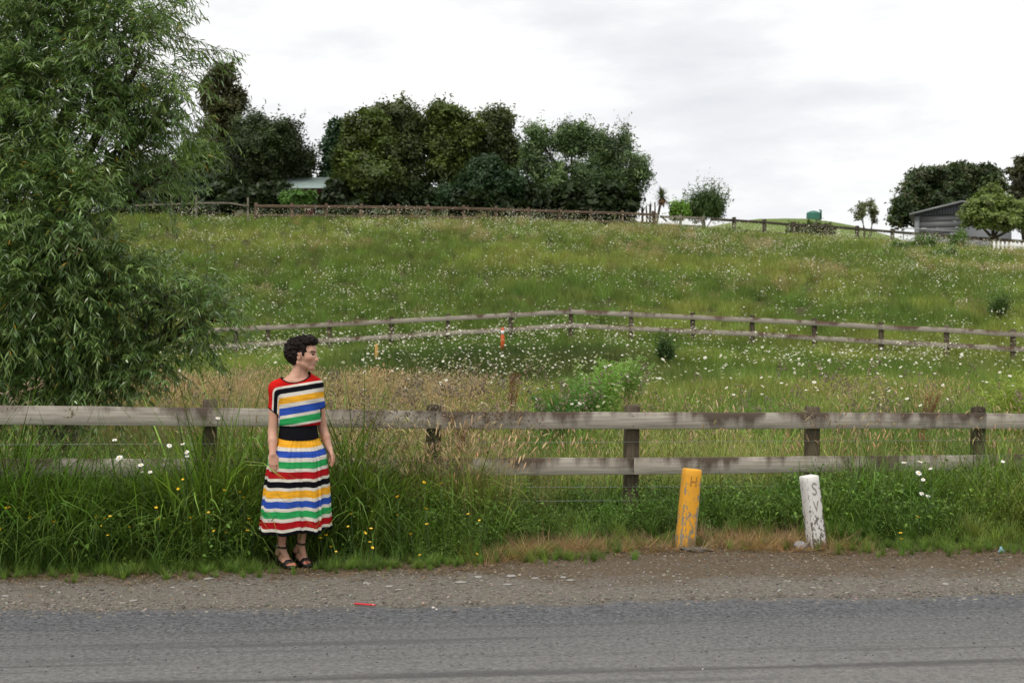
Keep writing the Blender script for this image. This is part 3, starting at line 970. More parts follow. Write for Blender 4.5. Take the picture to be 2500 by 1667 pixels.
for k in range(nd):
    z0, z1 = zb + (zd - zb) * k / nd, zb + (zd - zb) * (k + 1) / nd - 0.02
    part('door_panel', ga, *quad_box(xd0 + 0.01, xd1 - 0.01, GY + 0.09, GY + 0.13, z0, z1), [m_gdoor])
for s in (-1, 1):
    xo = xm + s * (xm - xa + 0.35)
    zo = ze - 0.35 * (zt - ze) / (xm - xa)
    V = np.array([(xm, GY - 0.35, zt), (xo, GY - 0.35, zo), (xo, GY + 8.3, zo), (xm, GY + 8.3, zt)])
    V = np.concatenate([V, V + [0, 0, 0.14]])
    part('roof', ga, V, [(0, 3, 2, 1), (4, 5, 6, 7), (0, 1, 5, 4), (1, 2, 6, 5), (2, 3, 7, 6), (3, 0, 4, 7)], [m_groof])

# the garage faces the camera side: turn it about its front
ang = -math.atan2(xm, GY)
for ch in ga.children:
    n_ = len(ch.data.vertices)
    co = np.empty(n_ * 3); ch.data.vertices.foreach_get('co', co); co = co.reshape(-1, 3)
    w_ = co + np.array(ga.location) - [xm, GY, 0]
    w_ = np.stack([w_[:, 0] * math.cos(ang) - w_[:, 1] * math.sin(ang), w_[:, 0] * math.sin(ang) + w_[:, 1] * math.cos(ang), w_[:, 2]], 1) + [xm, GY, 0] - np.array(ga.location)
    ch.data.vertices.foreach_set('co', w_.ravel().astype(np.float32)); ch.data.update()

# red shed with green tin roof among the trees
SY = 80.3
s2 = SY / F
sx = lambda px: (px - CX) * s2
sz = lambda py: EYE - (py - HY) * s2
m_red = flat_mat('red_shed_boards', (0.075, 0.014, 0.012), 0.75, 0, 4.0, 0.25)
m_tin = flat_mat('pale_green_tin', (0.42, 0.53, 0.50), 0.45, 0.1, 1.5, 0.12)
sh = thing('red_shed', 'small red shed with pale green tin roof between the dark trees', 'building', (sx(745), SY, 8.2))
x0, x1 = sx(703), sx(789)
part('wall', sh, *quad_box(x0, x1, SY, SY + 3, 7.6, sz(460)), [m_red])
part('door', sh, *quad_box(sx(757), sx(770), SY - 0.06, SY - 0.005, 7.7, sz(474)), [m_red])
part('door_frame', sh, *quad_box(sx(770.5), sx(774), SY - 0.09, SY - 0.004, 7.7, sz(470)), [m_white])
ev, rd = sz(462), sz(427)
nr = 26
xs_ = np.linspace(x0 - 0.25, x1 + 0.25, nr + 1)
for k in range(nr):
    a_, b_ = xs_[k], xs_[k + 1] - 0.03
    V = np.array([(a_, SY - 0.35, ev), (b_, SY - 0.35, ev), (b_, SY + 1.5, rd), (a_, SY + 1.5, rd)])
    V = np.concatenate([V, V + [0, 0, 0.05]])
    part('roof_sheet', sh, V, [(0, 3, 2, 1), (4, 5, 6, 7), (0, 1, 5, 4), (1, 2, 6, 5), (2, 3, 7, 6), (3, 0, 4, 7)], [m_tin])
V = np.array([(x0 - 0.25, SY + 1.5, rd), (x1 + 0.25, SY + 1.5, rd), (x1 + 0.25, SY + 3.35, ev), (x0 - 0.25, SY + 3.35, ev)])
V = np.concatenate([V, V + [0, 0, 0.05]])
part('rear_roof', sh, V, [(0, 3, 2, 1), (4, 5, 6, 7), (0, 1, 5, 4), (1, 2, 6, 5), (2, 3, 7, 6), (3, 0, 4, 7)], [m_tin])

# green water tank on the far hill
TY = 312.0
tp = P(1986, 548, TY)
tr = 16.5 / F * TY
m_tank = flat_mat('dark_green_plastic_tank', (0.035, 0.16, 0.115), 0.5, 0, 1.0, 0.15)
ztop = EYE - (519 - HY) / F * TY
zgr = float(height(tp[0], TY))
tk = thing('water_tank', 'dark green water tank on the distant grassy hill', 'tank', (tp[0], TY, zgr))
a = np.arange(28) * 2 * np.pi / 28
prof = [(tr, zgr - 0.3), (tr, ztop - 0.25)]
for k in range(6):
    zz = zgr + (ztop - zgr) * (k + 0.5) / 6.5
    prof[1:1] = []
rr = [(tr, zgr - 0.3)]
for k in range(6):
    zz = zgr + (ztop - 0.3 - zgr) * (k + 0.5) / 6
    rr += [(tr, zz - 0.1), (tr * 1.018, zz), (tr, zz + 0.1)]
rr += [(tr, ztop - 0.2), (tr * 0.95, ztop), (tr * 0.5, ztop + 0.32), (tr * 0.12, ztop + 0.45)]
V, Fc = loft([[(tp[0] + r * math.cos(q), TY + r * math.sin(q), z) for q in a] for r, z in rr])
part('tank_body', tk, V, Fc, [m_tank], smooth_shade=True)
part('inlet_pipe', tk, *tube([(tp[0] + tr * 1.06, TY - 0.5, zgr), (tp[0] + tr * 1.06, TY - 0.5, ztop + 0.5), (tp[0] + tr * 0.8, TY - 0.5, ztop + 0.55)], 0.22, 8), [m_tank])
# ------------------------------------------------------------------ trees
def unit(v):
    return v / (np.linalg.norm(v, axis=-1, keepdims=True) + 1e-9)

def limb_tubes(base, lobes, r0, g, fork=0.35):
    """tapered trunk and one limb to each lobe, as one mesh"""
    bag = Bag()
    base = np.asarray(base, float)
    top = np.mean([l[0] for l in lobes], axis=0)
    zmin = min(l[0][2] - l[1][2] for l in lobes)
    forkp = base + (top - base) * fork
    forkp[0] = base[0] * 0.7 + forkp[0] * 0.3; forkp[1] = base[1] * 0.7 + forkp[1] * 0.3
    mid_ = (base + forkp) / 2 + g.normal(0, 0.06, 3)
    bag.add(tube([base - [0, 0, 0.4], base, mid_, forkp], [r0 * 1.3, r0 * 1.15, r0 * 0.95, r0 * 0.8], 8))
    for c, rr in lobes:
        m1 = forkp * 0.5 + c * 0.5 + g.normal(0, 0.12, 3) * np.linalg.norm(c - forkp) * 0.5
        bag.add(tube([forkp, m1, c], [r0 * 0.6, r0 * 0.4, r0 * 0.18], 6))
        for _ in range(6):
            e = c + unit(g.normal(0, 1, 3)) * rr * 0.75
            bag.add(tube([m1 * 0.4 + c * 0.6, (c + e) / 2 + g.normal(0, 0.08, 3), e], [r0 * 0.2, r0 * 0.13, r0 * 0.05], 4))
    return bag

def crown(lobes, n, size, col, g, aspect=0.5, clump=0.35, cl_n=26, hue=0.25, tipcol=None, up=0.35, shoots=0, shoot_len=0.6, ragged=0.14, sub=22):
    """leaf faces gathered in clumps through the outer volume of the lobes"""
    vol = np.array([np.prod(rr) ** (2 / 3) for _, rr in lobes])
    n = int(n * 1.8); size = size * 1.45 if size > 0.1 else size
    ncl = max(8, n // cl_n)
    # every lobe is broken into smaller billows so that lit tops and dark gaps form
    SC_, SR_, SW_ = [], [], []
    for (c, rr), vv_ in zip(lobes, vol):
        ks = sub
        dd = unit(g.normal(0, 1, (ks, 3)))
        q = g.uniform(0.55, 0.9, (ks, 1))
        SC_.append(c + dd * rr * q); SR_.append(np.tile(rr, (ks, 1)) * g.uniform(0.26, 0.44, (ks, 1))); SW_.append(np.full(ks, vv_ / ks))
        SC_.append(c[None]); SR_.append(rr[None] * 0.7); SW_.append(np.array([vv_ * 0.35]))
    SC_, SR_, SW_ = np.concatenate(SC_), np.concatenate(SR_), np.concatenate(SW_)
    pick = g.choice(len(SC_), ncl, p=SW_ / SW_.sum())
    C0 = SC_[pick]; RR = SR_[pick]
    tone = (1 + g.normal(0, hue * 0.8, len(SC_)).clip(-0.45, 0.6))[pick]
    d = unit(g.normal(0, 1, (ncl, 3)) + np.array([0, 0, 0.35]))
    rad = g.random(ncl) ** 0.22 * (1 + g.normal(0, ragged, ncl))
    cc = C0 + d * RR * rad[:, None]
    k = np.repeat(np.arange(ncl), cl_n)
    pos = cc[k] + g.normal(0, clump * 0.6, (len(k), 3)) * np.array([1, 1, 0.75])
    nrm = unit(d[k] * 0.9 + np.array([0, 0, up]) + g.normal(0, 0.34, (len(k), 3)))
    shoots = min(shoots, ncl)
    if shoots:
        sp = C0[:shoots] + d[:shoots] * RR[:shoots] * 0.95
        sdv = unit(d[:shoots] * 0.7 + np.array([0, 0, 0.9]) + g.normal(0, 0.2, (shoots, 3)))
        m_ = 12
        ts = np.linspace(0, 1, m_)
        add = (sp[:, None] + sdv[:, None] * (ts[None, :, None] * shoot_len * g.uniform(0.5, 1.2, (shoots, 1, 1)))).reshape(-1, 3)
        pos = np.concatenate([pos, add + g.normal(0, size * 0.35, add.shape)])
        nrm = np.concatenate([nrm, unit(g.normal(0, 1, add.shape))])
        k = np.concatenate([k, np.repeat(np.arange(shoots), m_)])
    N_ = len(pos)
    t = unit(np.cross(nrm, g.normal(0, 1, (N_, 3))))
    b_ = np.cross(nrm, t)
    s = size * g.uniform(0.45, 1.3, (N_, 1))
    V = np.stack([pos - t * s * 0.5, pos + b_ * s * aspect * 0.5 - nrm * s * 0.08, pos + t * s * 0.5 - nrm * s * 0.12, pos - b_ * s * aspect * 0.5 - nrm * s * 0.08], 1).reshape(-1, 3)
    Q = np.arange(N_ * 4).reshape(-1, 4)
    col = np.asarray(col, float)
    cvar = tone * (1 + g.normal(0, hue * 0.5, ncl).clip(-0.4, 0.5))
    col = col * np.array([1.25, 1.45, 1.25]) * (1 if size > 0.1 else 0.9)
    lc = col[None] * cvar[k][:, None] * (1 + g.normal(0, 0.11, (N_, 1)).clip(-0.3, 0.3))
    warm = g.random(ncl)[k] < 0.3
    tc_ = np.asarray(tipcol) * [0.95, 1.1, 1.0] if tipcol is not None else col * [1.2, 1.15, 0.95]
    lc = np.where(warm[:, None], lc * 0.45 + tc_[None] * 0.55 * cvar[k][:, None], lc)
    return V, Q, np.repeat(lc, 4, 0)

def tree(name, label, base_px, Y, lob, n, size, col, seed, r0=0.14, cat='tree', depth=1.0, group=None, leafmat=None, **kw):
    """lob: list of (px, py, rx_px, ry_px) in photograph pixels at distance Y"""
    g = np.random.default_rng(seed)
    s = Y / F
    L = []
    for (px, py, rx, ry) in lob:
        c = P(px, py, Y + g.normal(0, 0.25 * depth * rx * s))
        L.append((c, np.array([rx * s, 0.5 * (rx + ry) * s * depth, ry * s])))
    bx = (base_px - CX) * s
    base = np.array([bx, Y, float(height(bx, Y))])
    th = thing(name, label, cat, base, group)
    V, Fc = limb_tubes(base, L, r0, g).get()
    part('trunk', th, V, Fc, [M_BARK], smooth_shade=True)
    V, Q, C = crown(L, n, size, col, g, **kw)
    part('crown', th, V, Q, [leafmat or M_LEAF], attrs={'col': C})
    return th

tree('brown_green_tree', 'tall brownish tree rising behind the willow tips', 540, 97, [(540, 185, 34, 42), (575, 250, 30, 38), (535, 290, 45, 60), (500, 390, 55, 70), (520, 230, 30, 40), (560, 330, 40, 40)], 14000, 0.22, (0.058, 0.052, 0.022), 1, 0.3, hue=0.3, ragged=0.3, shoots=260, shoot_len=0.9)
tree('light_green_tree', 'yellow green tree between the willow and the dark bushy tree', 470, 90, [(480, 400, 55, 50), (430, 430, 50, 50), (520, 390, 40, 40)], 9000, 0.22, (0.10, 0.14, 0.03), 2, 0.2)
tree('dark_hedge_tree', 'low dark tree behind the leaning grey fence posts', 420, 86, [(370, 440, 50, 50), (430, 460, 60, 45), (500, 465, 50, 42), (330, 450, 45, 50), (280, 440, 50, 60), (350, 480, 60, 22), (450, 482, 60, 20), (520, 482, 46, 20)], 12000, 0.2, (0.028, 0.045, 0.016), 3, 0.2)
tree('dark_bushy_tree', 'very dark round needle leaved tree left of the red shed', 655, 82, [(650, 365, 95, 85), (615, 315, 55, 45), (715, 400, 55, 65), (585, 425, 62, 62), (695, 335, 42, 45), (640, 435, 84, 48), (600, 468, 62, 34), (672, 466, 40, 30), (560, 462, 36, 36), (742, 405, 32, 34)], 36000, 0.15, (0.034, 0.046, 0.016), 4, 0.2, aspect=0.4, shoots=420, shoot_len=1.1, clump=0.3, hue=0.28)
tree('glossy_dark_tree', 'dark glossy tree at the left end of the tall tree row', 835, 84, [(832, 335, 40, 42), (815, 395, 34, 55), (850, 390, 40, 60), (812, 440, 32, 40), (840, 460, 40, 34)], 11000, 0.2, (0.022, 0.048, 0.02), 5, 0.2)
tree('olive_tree', 'olive green tree with yellowish clumps beside the glossy dark one', 890, 81, [(895, 315, 50, 45), (868, 375, 52, 58), (905, 435, 66, 56), (850, 450, 42, 46), (930, 370, 40, 50), (880, 478, 66, 26), (850, 476, 40, 26)], 19000, 0.19, (0.07, 0.085, 0.02), 6, 0.2, tipcol=(0.13, 0.16, 0.03), hue=0.3)
tree('brown_olive_tree', 'tallest brown olive tree in the middle of the tree row', 980, 84, [(975, 300, 56, 52), (935, 290, 34, 38), (1000, 365, 58, 62), (970, 435, 62, 56), (1020, 320, 40, 40), (965, 480, 62, 26), (1020, 470, 40, 30)], 20000, 0.19, (0.068, 0.075, 0.028), 7, 0.22, tipcol=(0.12, 0.125, 0.045), shoots=160, shoot_len=0.9)
tree('open_stemmed_tree', 'green topped tree with bare stems showing beneath, right of the tallest', 1105, 84, [(1085, 292, 52, 40), (1128, 312, 44, 36), (1068, 350, 44, 44), (1122, 362, 42, 34), (1075, 410, 34, 40), (1110, 420, 20, 40)], 15000, 0.19, (0.078, 0.095, 0.022), 8, 0.16, tipcol=(0.14, 0.16, 0.04), shoots=120, shoot_len=0.8)
tree('lacy_crowned_tree', 'lacy brown green tree at the right end of the tall tree row', 1210, 86, [(1212, 300, 42, 42), (1232, 355, 40, 45), (1180, 345, 44, 44), (1255, 390, 36, 40), (1160, 390, 40, 40)], 13000, 0.18, (0.07, 0.078, 0.03), 9, 0.16, shoots=140, shoot_len=0.8, ragged=0.22)
tree('blue_green_shrub', 'dark blue green shrub low in front of the tall tree row', 1195, 79, [(1200, 440, 58, 52), (1150, 462, 42, 38), (1248, 455, 36, 46), (1100, 480, 36, 24), (1190, 484, 70, 24), (1262, 486, 36, 20)], 15000, 0.17, (0.028, 0.052, 0.021), 10, 0.12, cat='shrub')
tree('silvery_tree', 'broad grey green willow like tree at the right end of the tree belt', 1430, 80, [(1310, 335, 34, 44), (1395, 345, 72, 48), (1495, 370, 56, 58), (1548, 430, 36, 58), (1345, 435, 55, 58), (1450, 435, 66, 62), (1358, 480, 28, 28), (1505, 472, 48, 40), (1298, 400, 28, 48), (1420, 484, 56, 34), (1330, 494, 44, 20), (1480, 496, 60, 20), (1535, 488, 34, 24)],
     34000, 0.17, (0.075, 0.105, 0.042), 11, 0.28, aspect=0.32, tipcol=(0.26, 0.29, 0.14), shoots=420, shoot_len=0.9, hue=0.4)
tree('feathery_bush', 'spiky feathery green bush on the skyline beyond the gate', 1722, 86, [(1722, 500, 34, 32), (1700, 515, 28, 22), (1745, 510, 24, 26)], 7000, 0.16, (0.075, 0.11, 0.035), 12, 0.08, aspect=0.25, cat='bush', shoots=260, shoot_len=1.3)
tree('lime_shrub', 'small lime green shrub beside the gate on the skyline', 1655, 84, [(1650, 517, 14, 20), (1666, 520, 14, 16)], 2600, 0.14, (0.14, 0.22, 0.04), 13, 0.05, cat='shrub', shoots=60, shoot_len=0.6, clump=0.2)
tree('bramble_bush', 'sprawling olive bramble below the distant water tank', 1975, 92, [(1950, 566, 26, 12), (1985, 564, 32, 14), (2012, 568, 22, 11)], 5000, 0.15, (0.06, 0.07, 0.025), 14, 0.06, cat='bush', shoots=160, shoot_len=0.5, clump=0.22)
tree('small_sky_tree', 'small airy double crowned tree alone on the right skyline', 2110, 118, [(2098, 520, 17, 22), (2106, 505, 12, 14), (2128, 512, 15, 22), (2136, 530, 12, 18)], 1300, 0.16, (0.13, 0.13, 0.07), 15, 0.12, clump=0.22)
tree('dark_spreading_tree', 'wide dark spreading tree standing behind the garage', 2290, 104, [(2225, 485, 42, 52), (2285, 440, 52, 38), (2345, 418, 46, 20), (2405, 425, 36, 24), (2245, 435, 26, 26), (2195, 535, 26, 22), (2330, 470, 70, 46), (2270, 500, 60, 46), (2420, 455, 40, 30)], 24000, 0.24, (0.045, 0.062, 0.024), 16, 0.35, tipcol=(0.11, 0.09, 0.04), hue=0.3)
tree('brown_edge_tree', 'brownish tree cut by the right edge of the picture', 2500, 106, [(2490, 420, 24, 34), (2500, 470, 36, 50), (2530, 450, 40, 60)], 8000, 0.22, (0.06, 0.055, 0.025), 17, 0.25)
tree('round_yellow_tree', 'rounded pale yellow green tree beside the garage', 2424, 87, [(2420, 505, 56, 44), (2385, 525, 42, 34), (2462, 520, 48, 40), (2425, 540, 62, 24), (2500, 530, 36, 34)], 20000, 0.16, (0.14, 0.165, 0.045), 18, 0.18, tipcol=(0.34, 0.36, 0.13), hue=0.22, clump=0.2)
tree('garden_bush', 'light green bush in front of the small red shed', 735, 76, [(722, 484, 26, 18), (750, 482, 22, 16), (704, 488, 20, 14)], 4200, 0.14, (0.085, 0.15, 0.035), 19, 0.05, cat='bush', clump=0.2)
# dark undergrowth that closes the foot of the tree belt
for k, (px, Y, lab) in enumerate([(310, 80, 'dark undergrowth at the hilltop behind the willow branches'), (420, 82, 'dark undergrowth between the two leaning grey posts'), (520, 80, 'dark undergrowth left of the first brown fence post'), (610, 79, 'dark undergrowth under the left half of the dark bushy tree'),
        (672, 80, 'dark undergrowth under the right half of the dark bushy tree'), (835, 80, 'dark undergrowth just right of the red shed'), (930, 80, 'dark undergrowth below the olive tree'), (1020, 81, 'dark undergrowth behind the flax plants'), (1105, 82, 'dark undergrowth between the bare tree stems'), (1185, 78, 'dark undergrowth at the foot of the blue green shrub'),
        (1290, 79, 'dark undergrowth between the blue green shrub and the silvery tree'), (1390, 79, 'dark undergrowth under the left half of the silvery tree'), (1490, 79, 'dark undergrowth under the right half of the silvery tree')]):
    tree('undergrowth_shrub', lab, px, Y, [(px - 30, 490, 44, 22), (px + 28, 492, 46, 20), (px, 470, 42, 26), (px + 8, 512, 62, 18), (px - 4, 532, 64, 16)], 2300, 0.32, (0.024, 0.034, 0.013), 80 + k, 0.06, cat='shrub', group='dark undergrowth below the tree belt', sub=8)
# bushes at the top right of the meadow
for k, (px, py, Y, rx, ry, lab) in enumerate([
        (2248, 598, 76, 36, 17, 'dense green bush in the meadow below the garage'),
        (2338, 590, 79, 22, 22, 'upright green bush in the meadow left of the white pickets'),
        (2190, 612, 74, 30, 14, 'low green bush in the meadow left of the dense one below the garage'),
        (2305, 625, 70, 34, 13, 'low wide bush lowest of the bushes near the white pickets'),
        (2440, 748, 44, 30, 22, 'lone green bush above the right end of the middle fence'),
        (1625, 858, 33, 11, 15, 'small dark green bush just below the middle fence right of its peak'),
        (1790, 575, 80, 22, 9, 'small low bush under the dark hilltop fence')]):
    tree('meadow_bush', lab, px, Y, [(px - rx * 0.4, py + ry * 0.1, rx * 0.6, ry * 0.8), (px + rx * 0.35, py, rx * 0.6, ry), (px, py + ry * 0.5, rx * 0.9, ry * 0.8)], 1300, 0.13 if Y > 60 else 0.085,
         (0.085, 0.13, 0.032) if k != 5 else (0.05, 0.085, 0.022), 30 + k, 0.03, cat='bush', group='bushes in the meadow', clump=0.2 if Y > 60 else 0.14, ragged=0.4, shoots=160, shoot_len=0.5, aspect=0.3)
# feathery fennel clumps in the near meadow
for k, (px, py, Y, rx, ry, col, lab) in enumerate([
        (1475, 935, 19, 36, 52, (0.13, 0.23, 0.06), 'tall feathery light green weed in the middle of the near meadow'),
        (1420, 960, 18, 40, 34, (0.085, 0.17, 0.045), 'broad feathery weed left of the tallest one in the near meadow'),
        (1535, 905, 23, 36, 30, (0.12, 0.20, 0.06), 'pale feathery weed right of the tallest one in the near meadow'),
        (1360, 975, 16.5, 34, 22, (0.06, 0.13, 0.035), 'low dark green weed behind the fence between the two middle posts'),
                (2478, 960, 16, 24, 40, (0.16, 0.22, 0.05), 'yellow green feathery weed at the right edge behind the fence')]):
    gw = np.random.default_rng(50 + k)
    sc_w = Y / F
    bx_ = (px - CX) * sc_w
    bz_ = float(height(bx_, Y))
    top_ = EYE - (py - ry - HY) * sc_w
    hw = max(top_ - bz_, 0.5)
    th = thing('feathery_weed', lab, 'weed', (bx_, Y, bz_), 'feathery weeds in the near meadow')
    V, Q, C, tip = blades(46, rx * sc_w * 0.75, (hw * 0.72, hw * 1.12), (0.004, 0.007), (0.0, 0.3), (0.0, 0.5), 6, col, 0.2, 50 + k)
    C = C * 1.7
    part('stems', th, V + [bx_, Y, bz_], Q, [M_LEAF], attrs={'col': C})
    mid_ = V.reshape(46, 7, 2, 3).mean(2)
    nl = 46 * 110
    si = gw.integers(0, 46, nl); tt = gw.uniform(1.5, 5.99, nl); i0 = tt.astype(int); fr = (tt - i0)[:, None]
    pos = mid_[si, i0] * (1 - fr) + mid_[si, np.minimum(i0 + 1, 6)] * fr
    dr = unit(gw.normal(0, 1, (nl, 3)) * [1, 1, 0.5] + [0, 0, 0.75])
    sd_ = unit(np.cross(dr, gw.normal(0, 1, (nl, 3)))); ln_ = gw.uniform(0.05, 0.13, (nl, 1))
    Vl = np.stack([pos, pos + dr * ln_ * 0.5 + sd_ * 0.006, pos + dr * ln_ - [0, 0, 0.012], pos + dr * ln_ * 0.5 - sd_ * 0.006], 1).reshape(-1, 3) + [bx_, Y, bz_]
    Cl = np.repeat(np.asarray(col)[None] * [2.2, 2.0, 1.8] * (1 + gw.normal(0, 0.15, (nl, 1)).clip(-0.4, 0.4)), 4, 0)
    part('fronds', th, Vl, np.arange(nl * 4).reshape(-1, 4), [M_LEAF], attrs={'col': Cl})

# flax, yuccas
def sword_plant(name, label, px, py_base, Y, nleaf, ln, w, col, seed, trunk=None, cat='plant', skirt=False, spread=(0.1, 1.2)):
    g = np.random.default_rng(seed)
    b_ = P(px, py_base, Y)
    gzv = float(height(b_[0], Y))
    th = thing(name, label, cat, (b_[0], Y, gzv))
    head = np.array([b_[0], Y, gzv])
    if trunk is not None:
        head = P(trunk[0], trunk[1], Y)
        base = np.array([b_[0], Y, gzv - 0.2])
        m1 = base * 0.5 + head * 0.5 + np.array([-0.06, 0, -0.1])
        part('trunk', th, *tube([base, m1, head], [0.10, 0.085, 0.075], 8), [M_BARK], smooth_shade=True)
    V, Q, C, _ = blades(nleaf, 0.05, ln, w, spread, (0.1, 0.9), 4, col, 0.25, seed)
    part('leaves', th, V + head, Q, [M_LEAF], attrs={'col': C})
    if skirt:
        V, Q, C, _ = blades(nleaf, 0.06, (ln[0] * 0.8, ln[1]), w, (2.2, 2.9), (0.0, 0.3), 3, (0.22, 0.13, 0.06), 0.3, seed + 1)
        part('dead_leaves', th, V + head, Q, [M_LEAF], attrs={'col': C})
    return th
sword_plant('yucca_tree', 'tall leaning yucca with a spiky head on the skyline by the gate', 1598, 545, 84, 150, (0.55, 0.85), (0.05, 0.075), (0.10, 0.14, 0.06), 1, (1616, 479), 'tree', True, (0.05, 1.9))
sword_plant('small_yucca', 'small dark yucca on a thin stem left of the gate post', 1572, 545, 83, 60, (0.35, 0.6), (0.03, 0.045), (0.07, 0.08, 0.04), 2, (1569, 513), 'plant', False, (0.1, 1.8))
sword_plant('thin_yucca', 'thin sparse yucca rosette on the skyline between the other yuccas', 1590, 545, 85, 36, (0.35, 0.55), (0.02, 0.03), (0.09, 0.09, 0.06), 3, (1588, 502), 'plant', False, (0.2, 1.7))
dead = thing('dead_sapling', 'bare dark upright stems on the skyline beside the yuccas', 'sapling', P(1599, 545, 84.5))
for a, b2 in (((1599, 548), (1599, 493)), ((1579, 548), (1578, 501)), ((1590, 548), (1581, 528))):
    part('stem', dead, *tube([P(*a, 84.5), P((a[0] + b2[0]) / 2 + 0.5, (a[1] + b2[1]) / 2, 84.5), P(*b2, 84.5)], [0.07, 0.06, 0.04], 6), [M_BARK])
sword_plant('flax_plant', 'pale green flax with stiff upright leaves before the tree belt', 1052, 500, 76, 26, (0.7, 1.5), (0.06, 0.10), (0.17, 0.20, 0.10), 4, spread=(0.02, 0.5))
sword_plant('flax_plant', 'second pale flax right of the first before the tree belt', 1084, 500, 76, 18, (0.9, 1.9), (0.06, 0.10), (0.19, 0.22, 0.11), 5, spread=(0.02, 0.25))
sword_plant('flax_plant', 'small short flax at the fence right of the other two', 1122, 504, 75.5, 12, (0.4, 0.9), (0.05, 0.08), (0.20, 0.22, 0.11), 6, spread=(0.02, 0.4))

# ------------------------------------------------------------------ willow on the left, close behind the fence
def willow():
    g = np.random.default_rng(77)
    Y = 13.6
    lob = [  # px, py, rx, ry, dY, density
        (20, 60, 230, 170, 0.3, 1.0), (225, 80, 150, 125, 0.0, 0.85), (350, 140, 110, 100, -0.2, 0.42), (430, 230, 75, 75, 0.1, 0.5),
        (110, 290, 240, 170, 0.1, 1.2), (355, 320, 100, 70, 0.5, 0.30), (425, 395, 70, 38, 0.3, 0.32), (280, 400, 100, 80, 0.6, 0.32),
        (70, 520, 190, 150, -0.3, 1.2), (190, 520, 80, 85, -0.5, 0.75), (70, 720, 230, 150, -0.2, 1.2), (250, 725, 120, 105, -0.2, 0.8),
        (400, 730, 105, 70, 0.0, 1.05), (490, 765, 76, 58, 0.1, 0.85), (400, 830, 100, 58, 0.2, 1.0), (310, 690, 80, 50, 0.0, 0.9), (260, 870, 120, 85, 0.0, 0.8),
        (100, 900, 220, 110, 0.0, 1.1), (335, 905, 60, 45, 0.0, 0.4), (-120, 300, 220, 300, 0.6, 0.8), (-120, 750, 220, 260, 0.4, 0.8),
        (60, -160, 330, 170, 0.4, 0.7), (330, -60, 170, 110, 0.3, 0.5), (60, 1010, 130, 70, 0.0, 0.6)]
    trunk_b = np.array([-5.3, 14.7, float(height(-5.3, 14.7))])
    th = thing('willow_tree', 'big leafy willow filling the left side behind the roadside fence', 'tree', trunk_b)
    # wood
    bag = Bag()
    fork = trunk_b + [0.25, -0.1, 1.0]
    bag.add(tube([trunk_b - [0, 0, 0.4], trunk_b + [0.05, 0, 0.1], trunk_b + [0.15, -0.02, 0.6], fork], [0.30, 0.26, 0.21, 0.19], 12))
    LB, LR, LD = [], [], []
    for (px, py, rx, ry, dY, dens) in lob:
        c = P(px, py, Y + dY)
        r = np.array([rx, 0.42 * (rx + ry), ry]) * (Y / F)
        LB.append(c); LR.append(r); LD.append(dens)
        kx = 0.12 if c[2] > 2.6 else 0.45
        m1 = np.array([fork[0] * (1 - kx) + c[0] * kx, fork[1] * 0.55 + c[1] * 0.45, fork[2] * 0.4 + c[2] * 0.6]) + g.normal(0, 0.1, 3)
        bag.add(tube([fork - [0, 0, 0.1], fork * 0.75 + m1 * 0.25 + g.normal(0, 0.04, 3), m1, (m1 + c) / 2 + g.normal(0, 0.07, 3), c], [0.10, 0.075, 0.055, 0.04, 0.022], 7))
        for _ in range(9):
            e = c + unit(g.normal(0, 1, 3)) * r * 0.8
            s0 = m1 + (c - m1) * g.uniform(0.3, 1)
            bag.add(tube([s0, (s0 + e) / 2 + g.normal(0, 0.06, 3) + [0, 0, 0.05], e], [0.018, 0.012, 0.005], 5))
    V, Fc = bag.get()
    part('trunk', th, V, Fc, [M_BARK], smooth_shade=True)
    # shoots
    LB, LR, LD = np.array(LB), np.array(LR), np.array(LD)
    area = LR[:, 0] * LR[:, 2] * LD
    n = 9000
    nc = 470
    pc_ = g.choice(len(lob), nc, p=area / area.sum())
    dc = unit(g.normal(0, 1, (nc, 3)))
    dc[:, 1] = np.where(g.random(nc) < 0.4, -np.abs(dc[:, 1]), dc[:, 1])
    cc_ = LB[pc_] + dc * LR[pc_] * (g.random(nc) ** 0.4 * 0.98)[:, None]
    ci_ = g.integers(0, nc, n)
    d = dc[ci_]
    base = cc_[ci_] + g.normal(0, 0.11, (n, 3))
    base[:, 1] = np.maximum(base[:, 1], fence_Y(base[:, 0]) + 0.28)
    base[:, 2] = np.maximum(base[:, 2], 0.35)
    D = unit(d * 0.7 + np.array([0.18, -0.12, 0.30]) + g.normal(0, 0.5, (n, 3)))
    Ls = g.uniform(0.22, 0.62, n)
    # long thin sprays reaching out at the top right
    spr = [(470, 60), (540, 90), (590, 110), (520, 130), (560, 150), (440, 30), (600, 100), (575, 125), (500, 85), (545, 380), (500, 395), (470, 455), (510, 430), (430, 480)]
    sb, sdir, sl = [], [], []
    for (px, py) in spr:
        for q in range(3):
            tip = P(px + g.normal(0, 12), py + g.normal(0, 10), Y)
            dv = unit(np.array([1.0, g.normal(0, 0.2), g.normal(0.25, 0.15)]))
            ln_ = g.uniform(0.45, 0.8)
            sb.append(tip - dv * ln_ + [0, 0, 0.06]); sdir.append(dv); sl.append(ln_)
    base = np.concatenate([base, sb]); D = np.concatenate([D, sdir]); Ls = np.concatenate([Ls, sl])
    n = len(base)
    droop = g.uniform(0.35, 0.9, n)
    def at_s(s):
        q = s * Ls
        return base + D * q[:, None] + np.array([0, 0, -1.0]) * (droop * q * q)[:, None]
    # stems: three sided ribs
    segs = 3
    ring = []
